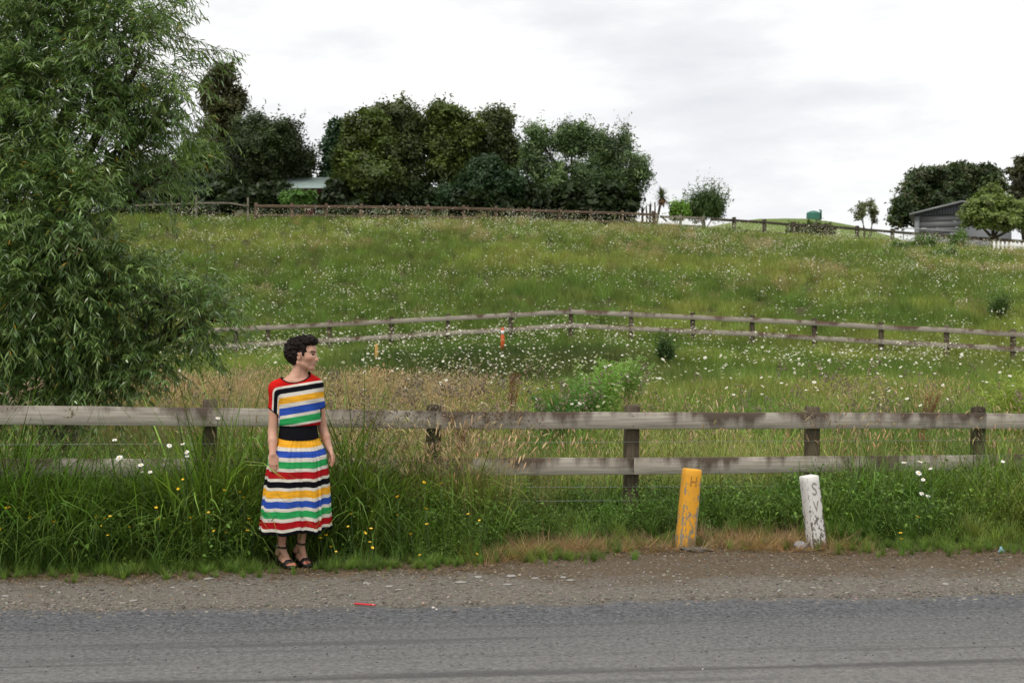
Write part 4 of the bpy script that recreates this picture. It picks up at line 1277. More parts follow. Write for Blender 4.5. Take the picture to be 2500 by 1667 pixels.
    for k in range(segs + 1):
        c = at_s(np.full(n, k / segs))
        r = 0.0035 * (1 - 0.75 * k / segs)
        u = unit(np.cross(D, np.array([0.2, 0.9, 0.1]))); v = np.cross(D, u)
        for a in range(3):
            ring.append(c + r * (u * math.cos(a * 2.094) + v * math.sin(a * 2.094)))
    V = np.stack(ring, 1).reshape(-1, 3)
    mm = (segs + 1) * 3
    q = np.array([[k * 3 + a, k * 3 + (a + 1) % 3, k * 3 + 3 + (a + 1) % 3, k * 3 + 3 + a] for k in range(segs) for a in range(3)])
    Q = (np.arange(n)[:, None, None] * mm + q[None]).reshape(-1, 4)
    C = np.tile([0.12, 0.12, 0.045], (len(V), 1))
    part('twigs', th, V, Q, [M_WILLOW], attrs={'col': C})
    # leaves
    lv, lf, lc = [], [], []
    m_ = 19
    per = np.clip(1 + g.normal(0, 0.22, n), 0.5, 1.6)
    hue = g.random(n)
    for k in range(m_):
        s = np.clip((k + g.uniform(0.1, 0.9, n)) / m_, 0.04, 1.0)
        p = at_s(s)
        tan = unit(D + np.array([0, 0, -2.0]) * (droop * s * Ls)[:, None])
        side = unit(np.cross(tan, np.array([0, 0, 1.0])) + g.normal(0, 0.25, (n, 3)))
        sg = np.where((k % 2) == 0, 1.0, -1.0)
        ld = unit(tan * 0.7 + side * sg * 0.75 + np.array([0, 0, -0.35]) + g.normal(0, 0.28, (n, 3)))
        ln_ = g.uniform(0.055, 0.125, n) * (1 - 0.3 * (s > 0.85))
        w = g.uniform(0.0045, 0.009, n)
        wd = unit(np.cross(ld, g.normal(0, 1, (n, 3)) + np.array([0, 0.3, 0.8])))
        dn = np.array([0, 0, -1.0])
        def q_(t, ww):
            return p + ld * (ln_ * t)[:, None] + dn * (ln_ * 0.28 * t * t)[:, None] + wd * (w * ww)[:, None]
        lv.append(np.stack([q_(0, 0), q_(0.35, -1), q_(0.35, 1), q_(0.7, -0.75), q_(0.7, 0.75), q_(1.0, 0)], 1))
        base_c = np.stack([0.100 + 0.09 * hue, 0.195 + 0.08 * hue, 0.052 + 0.016 * hue], 1) * per[:, None]
        c = base_c * (1 + g.normal(0, 0.2, (n, 1)).clip(-0.5, 0.6))
        yel = g.random(n) < 0.006
        c = np.where(yel[:, None], np.array([0.45, 0.30, 0.03]), c)
        lc.append(np.repeat(c[:, None], 6, 1))
    V = np.concatenate(lv).reshape(-1, 3); C = np.concatenate(lc).reshape(-1, 3)
    nl = len(V) // 6
    o6 = np.arange(nl)[:, None] * 6
    T = np.concatenate([o6 + np.array([[0, 1, 2]]), o6 + np.array([[3, 5, 4]])])
    Q = o6 + np.array([[1, 3, 4, 2]])
    part('crown', th, V, [T, Q], [M_WILLOW], attrs={'col': C}, smooth_shade=True)
willow()
# ------------------------------------------------------------------ grass, flowers of the meadow, gravel
W1 = (1, 1, 1)
def P3(t):
    return t[:3]
tall = [proto('tall_grass', P3(blades(30, 0.13, (0.45, 1.15), (0.007, 0.018), (0.02, 0.6), (0.3, 2.3), 6, W1, 0.5, s))) for s in (1, 2, 3, 4)]
short = [proto('short_grass', P3(blades(60, 0.11, (0.5, 1.0), (0.012, 0.024), (0.05, 0.75), (0.2, 1.3), 4, W1, 0.3, s))) for s in (5, 6, 7)]
def leafy(seed):
    g = np.random.default_rng(seed)
    V, Q, C, tip = blades(34, 0.12, (0.3, 1.0), (0.006, 0.01), (0.0, 0.7), (0.0, 0.5), 2, W1, 0.2, seed)
    n = len(tip) * 3
    p = np.repeat(tip, 3, 0) + g.normal(0, 0.05, (n, 3))
    a = g.random(n) * 6.28
    u = np.stack([np.cos(a), np.sin(a), g.normal(-0.1, 0.3, n)], 1)
    nn = unit(np.cross(u, g.normal(0, 0.35, (n, 3)) + [0, 0, 1.0])); s = g.uniform(0.05, 0.11, (n, 1))
    dn = np.array([0, 0, -0.25])
    Vl = np.stack([p, p + u * s * 0.45 + nn * s * 0.42, p + u * s + dn * s, p + u * s * 0.45 - nn * s * 0.42], 1).reshape(-1, 3)
    Cl = np.repeat(1 + g.normal(0, 0.22, (n, 1)).clip(-0.5, 0.6), 4, 0) * np.ones(3)
    return proto('leafy_weed', (V, Q, C), (Vl, np.arange(n * 4).reshape(-1, 4), Cl))
leaf = [leafy(s) for s in (8, 9, 10)]
def seedy(seed, n, hcol, scol, ln, rad, lr, droop, curl=(0.05, 0.7)):
    V, Q, C, tip = blades(n, 0.12, lr, (0.0028, 0.004), (0.0, 0.3), curl, 5, scol, 0.2, seed)
    tl = V.reshape(n, 6, 2, 3)
    dr = tl[:, 5].mean(1) - tl[:, 4].mean(1)
    return [(V, Q, C), spikes(tl[:, 5].mean(1), dr, ln, rad, hcol, 0.25, seed, 5, droop)]
tan_heads = [proto('seed_heads', *seedy(s, 9, (0.62, 0.50, 0.29), (0.33, 0.30, 0.12), (0.06, 0.11), (0.004, 0.0065), (0.7, 1.05), 0.35)) for s in (11, 12, 13)]
pink_heads = [proto('seed_heads', *seedy(s, 12, (0.66, 0.49, 0.31), (0.46, 0.37, 0.17), (0.05, 0.10), (0.004, 0.008), (0.6, 1.05), 0.1)) for s in (14, 15)]
def panicle(seed):
    g = np.random.default_rng(seed)
    V, Q, C, tip = blades(4, 0.1, (0.8, 1.05), (0.003, 0.004), (0.0, 0.25), (0.05, 0.4), 4, (0.22, 0.24, 0.10), 0.2, seed)
    n = 4 * 14
    a = g.random(n) * 6.28
    t = g.random(n)
    tips = np.repeat(tip, 14, 0) + np.stack([np.cos(a) * 0.045 * (1.1 - t), np.sin(a) * 0.045 * (1.1 - t), (t - 0.6) * 0.16], 1)
    dr = np.stack([np.cos(a), np.sin(a), np.full(n, 0.8)], 1)
    return proto('seed_heads', (V, Q, C), spikes(tips, dr, (0.02, 0.04), (0.004, 0.007), (0.36, 0.29, 0.21), 0.25, seed, 4))
heads = tan_heads + pink_heads + [panicle(s) for s in (16, 17)]
straw = [proto('straw', P3(blades(30, 0.14, (0.3, 1.0), (0.007, 0.014), (0.9, 1.7), (-0.5, 0.7), 3, W1, 0.4, s))) for s in (18, 19)]

def place(X, Y, g, smin, smax, tilt=0.12):
    n = len(X)
    pts = np.stack([X, Y, height(X, Y)], 1)
    rot = np.stack([g.normal(0, tilt, n), g.normal(0, tilt, n), g.random(n) * 6.283], 1)
    return pts, rot, g.uniform(smin, smax, n) if np.isscalar(smin) else smin + (smax - smin) * g.random(n)

def tints(n, cols, w, g, var=0.22):
    """w: (n, k) weights"""
    w = np.asarray(w, float); w = w / w.sum(1, keepdims=True)
    c = w @ np.asarray(cols, float)
    return c * (1 + g.normal(0, var, (n, 1)).clip(-0.5, 0.6)) * (1 + g.normal(0, 0.06, (n, 3)))

g = np.random.default_rng(100)
LUSH, MIDG, YELG = (0.088, 0.170, 0.024), (0.175, 0.270, 0.046), (0.35, 0.375, 0.090)
TAN, BRN = (0.40, 0.31, 0.16), (0.26, 0.19, 0.085)

# --- verge between road and fence, and on just past it
def verge_h(X, Y):
    d = Y - verge_edge(X)
    h = np.where(X < -1.0, 0.10 + 0.92 * smooth(0.05, 0.62, d), 0.10 + 0.86 * smooth(0.05, 0.95, d))
    bare = smooth(-0.35, 0.1, X) * smooth(2.75, 2.45, X)           # the worn stretch around the markers
    h = h * (1 - bare) + bare * (0.10 + 0.34 * smooth(0.2, 0.9, d))
    return h * (0.45 + 0.85 * vnoise(X, Y, 2.2, 31, 2)) * np.where(X > 2.6, 0.85, np.where(X < -1.2, 1.25, 1.0))
n = 6800
X = g.uniform(-5.5, 6.2, n); Y = g.uniform(8.9, 13.2, n)
d = Y - verge_edge(X)
k = (d > 0.06 + 0.22 * (vnoise(X, Y, 3.5, 33) - 0.5)) & (Y < fence_Y(X) + 0.6) & in_view(X, Y, 0.8)
# keep the feet of the woman and the markers clear
k &= ~((np.abs(X + 1.60) < 0.24) & (Y < 9.72)) & ~((np.hypot(X - 1.40, Y - 10.36) < 0.16) | (np.hypot(X - 2.47, Y - 10.42) < 0.16))
k &= ~((np.abs(X + 1.55) < 0.3) & (Y < 9.9) & (g.random(n) < 0.6))
X, Y = X[k], Y[k]
h = verge_h(X, Y)
xe = g.uniform(-4.6, -1.9, 900); ye = fence_Y(xe) - g.uniform(0.06, 0.40, 900)
X, Y = np.concatenate([X, xe]), np.concatenate([Y, ye]); h = np.concatenate([h, g.uniform(0.65, 1.05, 900)])
lowm = h < 0.32
bare = smooth(-0.35, 0.1, X) * smooth(2.75, 2.45, X)
is_leaf = (g.random(len(X)) < np.where(h < 0.5, 0.32, 0.20) + 0.35 * bare) & (h > 0.14)
for nm, sel, pr, sc in (('verge_tall_grass', ~lowm & ~is_leaf, tall, 1.0), ('verge_short_grass', lowm & ~is_leaf, short, 1.0), ('verge_weeds', is_leaf, leaf, 0.55)):
    x, y, hh = X[sel], Y[sel], h[sel]
    pts, rot, s = place(x, y, g, hh * 0.75 * sc, hh * 1.15 * sc, 0.14)
    if nm == 'verge_weeds':
        s = np.minimum(s, 0.36)
    nn_ = vnoise(x, y, 0.9, 41)
    w = np.stack([0.55 + 0.9 * smooth(0.55, 0.35, nn_) + bare[sel], 0.9 + 0 * x, 0.9 * smooth(0.5, 0.75, nn_)], 1)
    w = w * [1.25, 1.0, 1.0]
    if nm == 'verge_weeds':
        w = w * [1.5, 0.9, 0.15]
    scatter(nm, pts, rot, s, g.integers(0, len(pr), len(x)), tints(len(x), (LUSH, MIDG, YELG), w, g), pr,
            {'verge_tall_grass': 'long arching green grass on the verge under the fence', 'verge_short_grass': 'short green grass along the road shoulder', 'verge_weeds': 'low leafy weeds among the verge grass'}[nm], 'grass')
# extra low cover right along the edge and small tufts on the bare soil
n = 900
X = g.uniform(-4.6, 5.2, n); Y = verge_edge(X) + g.normal(0.08, 0.14, n)
k = ~((np.abs(X + 1.62) < 0.15) & (np.abs(Y - 9.5) < 0.20))
bare = smooth(-0.35, 0.1, X) * smooth(2.75, 2.45, X)
k &= (g.random(n) > bare * 0.75)
X, Y = X[k], Y[k]
x2 = g.normal(0.35, 0.30, 60); y2 = 9.86 + g.normal(0, 0.09, 60) + 0.12 * (x2)
X = np.concatenate([X, x2]); Y = np.concatenate([Y, y2])
pts, rot, s = place(X, Y, g, 0.05, 0.15, 0.2)
scatter('edge_grass', pts, rot, s, g.integers(0, 3, len(X)), tints(len(X), (LUSH, MIDG, YELG), np.stack([1.2 + 0 * X, 1 + 0 * X, 0.15 + 0 * X], 1), g), short, 'tiny grass tufts at the edge of the gravel shoulder', 'grass')
# dead straw around the markers
n = 620
X = np.concatenate([g.normal(0.35, 0.42, 240), g.normal(2.05, 0.30, 230), g.uniform(0.0, 2.9, 150)]); Y = verge_edge(X) + np.concatenate([g.normal(0.12, 0.13, 240), g.normal(0.22, 0.16, 230), g.normal(0.02, 0.13, 150)])
k = (X > -0.35) & (X < 3.0) & (Y > verge_edge(X) - 0.22)
X, Y = X[k], Y[k]
pts, rot, s = place(X, Y, g, 0.12, 0.30, 0.3)
scatter('dead_grass', pts, rot, s, g.integers(0, 2, len(X)), tints(len(X), ((0.46, 0.29, 0.13), (0.40, 0.30, 0.16), (0.24, 0.13, 0.06)), g.random((len(X), 3)), g), straw, 'dead orange brown straw on the bare soil around the marker posts', 'dead grass')
# seed heads standing over the verge
n = 340
X = np.concatenate([g.normal(-0.6, 0.45, 90), g.uniform(-4.5, 5.5, 250)]); Y = fence_Y(X) + np.concatenate([g.uniform(-0.6, 0.4, 90), g.uniform(-0.35, 0.9, 250)])
bare = smooth(-0.2, 0.15, X) * smooth(2.75, 2.45, X)
k = ~((bare > 0.5) & (Y < fence_Y(X) + 0.1)) & in_view(X, Y, 0.5) & ~((np.abs(X + 1.55) < 0.5) & (Y < 10.0))
k &= ~((X < -2.2) & (g.random(n) < 0.65))
X, Y = X[k], Y[k]
pts, rot, s = place(X, Y, g, 0.78, 1.12, 0.1)
scatter('verge_seed_heads', pts, rot, s, g.integers(0, len(heads), len(X)), tints(len(X), (W1, (0.85, 0.8, 0.75)), g.random((len(X), 2)), g, 0.15), heads, 'tan grass seed heads standing over the verge and fence rails', 'grass')

# --- near meadow, fence to about 24 m
def tan_w(X, Y):
    px = CX + X / Y * F
    left = smooth(1330, 1080, px) * smooth(13.2, 15.5, Y) * smooth(28, 24.5, Y)
    right = smooth(0.50, 0.66, vnoise(X, Y, 0.5, 51)) * smooth(12, 14, Y) * smooth(30, 25, Y) * smooth(1450, 1600, px)
    just = 0.55 * smooth(17, 12.5, Y) * smooth(0.35, 0.6, vnoise(X, Y, 0.8, 52))
    return np.clip(left * (0.6 + 0.6 * vnoise(X, Y, 0.6, 53)) + 0.28 * right + 0.55 * just, 0, 1)
X, Y = sample_field(10.0, 24, 24, g, 1.0)
k = Y > fence_Y(X) + 0.35
X, Y = X[k], Y[k]
tw = tan_w(X, Y)
k = g.random(len(X)) > tw * 0.55
x, y, t_ = X[k], Y[k], tw[k]
pts, rot, s = place(x, y, g, 0.45, 0.72, 0.12)
v1 = vnoise(x, y, 0.45, 55)
w = np.stack([0.9 * smooth(0.6, 0.35, v1), 0.8 + 0 * x, 0.9 * smooth(0.45, 0.7, v1), 0.9 * t_], 1)
scatter('meadow_grass', pts, rot, s, g.integers(0, 4, len(x)), tints(len(x), (LUSH, MIDG, YELG, TAN), w, g), tall, 'tall green meadow grass just behind the roadside fence', 'grass')
k = g.random(len(X)) < 0.04 + tw * 0.75
x, y, t_ = X[k], Y[k], tw[k]
pts, rot, s = place(x, y, g, 0.55, 0.82, 0.1)
scatter('dry_meadow_grass', pts, rot, s, g.integers(0, 5, len(x)), tints(len(x), (W1, (0.9, 0.82, 0.72)), g.random((len(x), 2)), g, 0.15), heads, 'dry tan grass gone to seed across the near meadow', 'dry grass')

# --- farther meadow: broader tufts
far = [proto('meadow_tuft', P3(blades(150, 0.55, (0.5, 1.05), (0.009, 0.018), (0.02, 0.5), (0.1, 0.9), 3, W1, 0.3, s))) for s in (21, 22, 23)]
fart = [proto('dry_tuft', P3(blades(90, 0.5, (0.6, 1.05), (0.006, 0.010), (0.02, 0.4), (0.1, 0.9), 3, (0.44, 0.33, 0.18), 0.25, s)),
              *[tuple(p) for p in seedy(s, 40, (0.58, 0.44, 0.27), (0.44, 0.35, 0.18), (0.07, 0.13), (0.008, 0.013), (0.8, 1.15), 0.1)]) for s in (24, 25)]
def field_w(X, Y):
    a = vnoise(X, Y, 0.16, 61, 4); b2 = vnoise(X, Y, 0.45, 62)
    c2 = vnoise(X, Y, 0.07, 63)
    lush = smooth(0.55, 0.36, a) * 0.9 + 0.2
    yel = smooth(0.42, 0.64, a) * 1.2 + 0.25 + 0.35 * smooth(45, 70, Y)
    brn = 0.35 * smooth(0.58, 0.75, b2) + 0.3 * smooth(0.55, 0.75, c2)
    dark = np.exp(-((X + 0.4) / 3.8) ** 4 - ((Y - 32.5) / 4.2) ** 4) * 6.0 + np.exp(-((X - 13) / 3.0) ** 2 - ((Y - 33.5) / 2.0) ** 2) * 1.5  # bank patch: dark lush grass with slight shade put into its tint
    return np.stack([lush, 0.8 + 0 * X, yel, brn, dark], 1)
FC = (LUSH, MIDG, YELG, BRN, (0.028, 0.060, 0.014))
X1, Y1 = sample_field(23.5, 44, 9, g, 2.0)
X2, Y2 = sample_field(44, 93, 4.6, g, 3.0)
k2 = Y2 < np.interp(X2, YR_X, YR_Y) + 5.5
X, Y = np.concatenate([X1, X2[k2]]), np.concatenate([Y1, Y2[k2]])
tw = tan_w(X, Y)
k = g.random(len(X)) > tw * 0.8
x, y = X[k], Y[k]
pts, rot, s = place(x, y, g, 0.40, 0.66, 0.08)
s *= np.where(y > 60, 0.9, 1.0)
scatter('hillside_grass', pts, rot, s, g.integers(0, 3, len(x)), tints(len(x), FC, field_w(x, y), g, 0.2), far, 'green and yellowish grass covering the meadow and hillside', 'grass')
k = (g.random(len(X)) < tw) | ((Y > 44) & (vnoise(X, Y, 0.3, 66) > 0.66) & (g.random(len(X)) < 0.35))
x, y = X[k], Y[k]
pts, rot, s = place(x, y, g, 0.48, 0.70, 0.08)
scatter('dry_hillside_grass', pts, rot, s, g.integers(0, 2, len(x)), tints(len(x), (W1, (0.85, 0.9, 0.7)), g.random((len(x), 2)), g, 0.15), fart, 'patches of dry tan grass on the rising meadow', 'dry grass')

# --- daisies far and wide (nobody could count them)
dz = [proto('daisy_tuft', *flowers(6, 0.42, (0.42, 0.66), (0.019, 0.036), seed=s, k=5)) for s in (31, 32, 33, 34)]
dn_ = [proto('daisy_tuft', *flowers(5, 0.30, (0.55, 0.8), (0.020, 0.030), seed=s, k=8)) for s in (35, 36)]
X, Y = sample_field(26, 92, 4.6, g, 2.0)
k = Y < np.interp(X, YR_X, YR_Y) + 1.0
X, Y = X[k], Y[k]
px = CX + X / Y * F
pat = smooth(0.42, 0.72, vnoise(X, Y, 0.28, 71, 4)) ** 1.2
top = 0.95 * smooth(60, 68, Y) * smooth(500, 750, px) * smooth(1900, 1500, px)
upl = 0.6 * smooth(48, 60, Y) * (0.4 + pat)
bank = np.where(Y < 41, 0.75 * smooth(32.5, 36, Y) * smooth(1900, 1350, px) + 0.25, 0)
rgt = 0.55 * smooth(2050, 2250, px) * smooth(42, 50, Y) * smooth(72, 66, Y)
midl = np.where((Y > 41) & (Y < 52), 0.45 * smooth(1300, 900, px) + 0.12, 0)
pr = np.clip(0.10 + 0.5 * pat + top * (0.4 + 0.6 * pat) + upl + rgt * (0.3 + pat) + bank + midl, 0, 1) * np.where(Y < 31, 0.35, 1)
k = g.random(len(X)) < pr * (0.25 + 0.95 * smooth(0.35, 0.65, vnoise(X, Y, 0.7, 77, 3)))
x, y = X[k], Y[k]
pts, rot, s = place(x, y, g, 0.8, 1.12, 0.05)
scatter('meadow_daisies', pts, rot, s, g.integers(0, 4, len(x)), np.ones((len(x), 3)), dz, 'white daisies dotted all over the meadow and hillside', 'flowers')
X, Y = sample_field(13.5, 27, 1.1, g, 1.0)
px = CX + X / Y * F
k = (Y > fence_Y(X) + 1.0) & (g.random(len(X)) < 0.25 + 0.6 * smooth(1250, 1450, px))
x, y = X[k], Y[k]
pts, rot, s = place(x, y, g, 0.85, 1.15, 0.05)
scatter('near_meadow_daisies', pts, rot, s, g.integers(0, 2, len(x)), np.ones((len(x), 3)), dn_, 'white daisies scattered in the near meadow behind the fence', 'flowers')

# --- gravel of the shoulder, loose chips on the seal
def stone(seed):
    V, Fc = lump((0, 0, 0), (1, 1, 1), seed, 1, 0.45)
    gg = np.random.default_rng(seed)
    V = V * np.array([1.0, gg.uniform(0.5, 0.85), gg.uniform(0.18, 0.34)])
    return mesh_from('stone', V, np.array(Fc), [M_STONE], attrs={'col': np.ones((len(V), 3))})
m, nt, b = new_mat('gravel_stone')
nt.links.new(N(nt, 'ShaderNodeAttribute', {'attribute_type': 'INSTANCER', 'attribute_name': 'tint'}).outputs['Color'], b.inputs['Base Color'])
b.inputs['Roughness'].default_value = 0.9
M_STONE = m
stones = [stone(s) for s in (1, 2, 3, 4)]
n = 30000
X = g.uniform(-4.6, 5.2, n); u_ = g.random(n)
Y = road_edge(X) - 0.12 + u_ * (verge_edge(X) - road_edge(X) + 0.3)
k = g.random(n) < 1.0 - 0.55 * u_
X, Y, u_ = X[k], Y[k], u_[k]
sz = np.exp(g.normal(math.log(0.0052), 0.55, len(X))).clip(0.0025, 0.018)
pts = np.stack([X, Y, np.maximum(height(X, Y), np.where(Y < road_edge(X) + 0.1, 0.012, -1)) + sz * 0.15], 1)
rot = np.stack([g.normal(0, 0.25, len(X)), g.normal(0, 0.25, len(X)), g.random(len(X)) * 6.28], 1)
tn = tints(len(X), ((0.29, 0.27, 0.235), (0.19, 0.172, 0.147), (0.30, 0.25, 0.185), (0.075, 0.062, 0.05), (0.26, 0.155, 0.085)), g.random((len(X), 5)) ** 3 * [1, 1, 0.6, 0.9, 0.14], g)
scatter('shoulder_gravel', pts, rot, sz, g.integers(0, 4, len(X)), tn, stones, 'loose grey and brown gravel along the road shoulder', 'gravel')
n = 1700
X = g.uniform(-4.4, 5.0, n); u_ = g.random(n) ** 1.3
Y = road_edge(X) - 0.22 + u_ * (verge_edge(X) - road_edge(X) + 0.25)
sz = g.uniform(0.009, 0.024, n) * (1 - 0.3 * u_)
pts = np.stack([X, Y, np.maximum(height(X, Y), np.where(Y < road_edge(X) + 0.12, 0.014, -1)) + sz * 0.06], 1)
rot = np.stack([g.normal(0, 0.12, n), g.normal(0, 0.12, n), g.random(n) * 6.28], 1)
tn = tints(n, ((0.27, 0.25, 0.22), (0.17, 0.155, 0.135), (0.26, 0.215, 0.16), (0.08, 0.068, 0.055)), g.random((n, 4)) ** 2, g)
scatter('shoulder_flakes', pts, rot, sz, g.integers(0, 4, n), tn, stones, 'flat grey stone flakes bedded in the road shoulder', 'gravel')
n = 520
X = g.uniform(-3.6, 3.8, n); wv = g.choice([1.05, 1.35, 1.6, 0.4], n, p=[0.25, 0.3, 0.25, 0.2]) + g.normal(0, 0.16, n)
Y = road_edge(X) - np.clip(wv, 0.05, 2.6)
sz = g.uniform(0.003, 0.0085, n)
pts = np.stack([X, Y, 0.014 + 0.03 * np.sin(np.pi * (road_edge(X) - Y) / 6.4) + sz * 0.3], 1)
rot = np.stack([g.normal(0, 0.3, n), g.normal(0, 0.3, n), g.random(n) * 6.28], 1)
scatter('loose_chips', pts, rot, sz, g.integers(0, 4, n), tints(n, ((0.05, 0.05, 0.05), (0.09, 0.08, 0.07), (0.36, 0.34, 0.31)), g.random((n, 3)) ** 2 * [1, 0.7, 0.18], g), stones, 'loose dark stone chips lying on the road', 'gravel')
# brown plant litter on the shoulder
bits = [proto('litter', P3(blades(7, 0.05, (0.02, 0.06), (0.003, 0.007), (1.2, 1.6), (-0.2, 0.4), 2, W1, 0.4, s))) for s in (41, 42)]
n = 1500
X = g.uniform(-4.4, 5.0, n); Y = verge_edge(X) - np.abs(g.normal(0, 0.28, n)) + 0.06
k = Y > road_edge(X) + 0.1
X, Y = X[k], Y[k]
pts = np.stack([X, Y, height(X, Y) + 0.034], 1)
rot = np.stack([0 * X, 0 * X, g.random(len(X)) * 6.28], 1)
scatter('plant_litter', pts, rot, np.ones(len(X)), g.integers(0, 2, len(X)), tints(len(X), ((0.22, 0.11, 0.05), (0.42, 0.32, 0.19), (0.10, 0.06, 0.035)), g.random((len(X), 3)), g), bits, 'dry brown plant litter on the shoulder soil', 'litter')
# ------------------------------------------------------------------ the woman in the striped dress
PS, PX0, PY0 = 328.7, 727.0, 1383.0
WX, WY = (PX0 - CX) / F * 9.55, 9.55
WZ = float(height(WX, WY)) + 0.002
X_ = lambda px: (px - PX0) / PS
Z_ = lambda py: (PY0 - py) / PS
YAW = R(22)                                   # chest turned to the viewer's right
AX = np.array([math.cos(YAW), math.sin(YAW), 0])      # her right to left
FW = np.array([math.sin(YAW), -math.cos(YAW), 0])     # chest forward

class Field:
    def __init__(s, lo, hi, h):
        s.lo, s.h = np.asarray(lo, float), h
        s.n = np.ceil((np.asarray(hi) - s.lo) / h).astype(int) + 1
        s.a = np.full(s.n, 9.0, np.float32)
        s.ax = [s.lo[i] + np.arange(s.n[i]) * h for i in range(3)]
    def region(s, lo, hi):
        i0 = np.clip(np.floor((np.asarray(lo) - s.lo) / s.h).astype(int), 0, s.n - 1)
        i1 = np.clip(np.ceil((np.asarray(hi) - s.lo) / s.h).astype(int) + 1, 1, s.n)
        sl = tuple(slice(a, b) for a, b in zip(i0, i1))
        x = s.ax[0][sl[0]][:, None, None]; y = s.ax[1][sl[1]][None, :, None]; z = s.ax[2][sl[2]][None, None, :]
        return sl, x, y, z
    def union(s, sl, d, k):
        a = s.a[sl]
        if k > 0:
            hh = np.maximum(k - np.abs(a - d), 0) / k
            s.a[sl] = np.minimum(a, d) - hh * hh * k * 0.25
        else:
            s.a[sl] = np.minimum(a, d)
    def cut(s, sl, d, k):
        a = s.a[sl]; d = -d
        hh = np.maximum(k - np.abs(a - d), 0) / max(k, 1e-6)
        s.a[sl] = np.maximum(a, d) + hh * hh * k * 0.25
    def cap(s, a, b, ra, rb, k=0.01, sub=False):
        a, b = np.asarray(a, float), np.asarray(b, float)
        m = max(ra, rb) + k + 0.015
        sl, x, y, z = s.region(np.minimum(a, b) - m, np.maximum(a, b) + m)
        ab = b - a
        t = np.clip(((x - a[0]) * ab[0] + (y - a[1]) * ab[1] + (z - a[2]) * ab[2]) / (ab @ ab + 1e-12), 0, 1)
        d = np.sqrt((x - a[0] - t * ab[0]) ** 2 + (y - a[1] - t * ab[1]) ** 2 + (z - a[2] - t * ab[2]) ** 2) - (ra + (rb - ra) * t)
        (s.cut if sub else s.union)(sl, d.astype(np.float32), k)
    def ell(s, c, r, k=0.01, yaw=0.0, sub=False):
        c, r = np.asarray(c, float), np.asarray(r, float)
        m = max(r) + k + 0.015
        sl, x, y, z = s.region(c - m, c + m)
        x, y, z = x - c[0], y - c[1], z - c[2]
        ca_, sa_ = math.cos(yaw), math.sin(yaw)
        x, y = x * ca_ + y * sa_, -x * sa_ + y * ca_
        k0 = np.sqrt((x / r[0]) ** 2 + (y / r[1]) ** 2 + (z / r[2]) ** 2)
        k1 = np.sqrt((x / r[0] ** 2) ** 2 + (y / r[1] ** 2) ** 2 + (z / r[2] ** 2) ** 2) + 1e-9
        d = k0 * (k0 - 1) / k1
        (s.cut if sub else s.union)(sl, d.astype(np.float32), k)
    def trunk(s, zs, rx, ry, cx, cy, yaw, k):
        m = max(max(rx), max(ry)) + 0.03
        sl, x, y, z = s.region((min(cx) - m, min(cy) - m, zs[0] - 0.03), (max(cx) + m, max(cy) + m, zs[-1] + 0.03))
        a, b = np.interp(z, zs, rx), np.interp(z, zs, ry)
        x = x - np.interp(z, zs, cx); y = y - np.interp(z, zs, cy)
        ca_, sa_ = math.cos(yaw), math.sin(yaw)
        x, y = x * ca_ + y * sa_, -x * sa_ + y * ca_
        q = (np.abs(x / a) ** 2.3 + np.abs(y / b) ** 2.3) ** (1 / 2.3)
        d = (q - 1) * np.minimum(a, b)
        d = np.maximum(d, np.maximum(zs[0] - z, z - zs[-1]))
        s.union(sl, d.astype(np.float32), k)
    def mesh(s):
        S = s.a
        neg = S < 0
        c = [neg[i:S.shape[0] - 1 + i, j:S.shape[1] - 1 + j, k:S.shape[2] - 1 + k] for i in (0, 1) for j in (0, 1) for k in (0, 1)]
        cnt = sum(q.astype(np.int8) for q in c)
        I = np.argwhere((cnt > 0) & (cnt < 8))
        off = np.array([(i, j, k) for i in (0, 1) for j in (0, 1) for k in (0, 1)])
        val = np.stack([S[I[:, 0] + o[0], I[:, 1] + o[1], I[:, 2] + o[2]] for o in off], 1)
        pos = np.zeros((len(I), 3)); w = np.zeros(len(I))
        for a in range(8):
            for b in range(a + 1, 8):
                if np.abs(off[a] - off[b]).sum() != 1:
                    continue
                va, vb = val[:, a], val[:, b]
                m = (va < 0) != (vb < 0)
                t = np.where(m, va / np.where(m, va - vb, 1), 0)[:, None]
                pos += np.where(m[:, None], off[a] + t * (off[b] - off[a]), 0); w += m
        V = s.lo + (I + pos / w[:, None]) * s.h
        idx = np.full(np.array(S.shape), -1, np.int32)
        idx[I[:, 0], I[:, 1], I[:, 2]] = np.arange(len(I))
        Q = []
        for ax in range(3):
            o = np.zeros(3, int); o[ax] = 1
            a = neg[:S.shape[0] - o[0], :S.shape[1] - o[1], :S.shape[2] - o[2]]
            b = neg[o[0]:, o[1]:, o[2]:]
            E = np.argwhere(a != b)
            E = E[(E > 0).all(1)]
            fl = a[E[:, 0], E[:, 1], E[:, 2]]
            u = np.zeros(3, int); u[(ax + 1) % 3] = 1
            v = np.zeros(3, int); v[(ax + 2) % 3] = 1
            g4 = [E - u - v, E - v, E, E - u]
            q = np.stack([idx[p[:, 0], p[:, 1], p[:, 2]] for p in g4], 1)
            q[~fl] = q[~fl][:, ::-1]
            Q.append(q[(q >= 0).all(1)])
        return V, np.concatenate(Q)

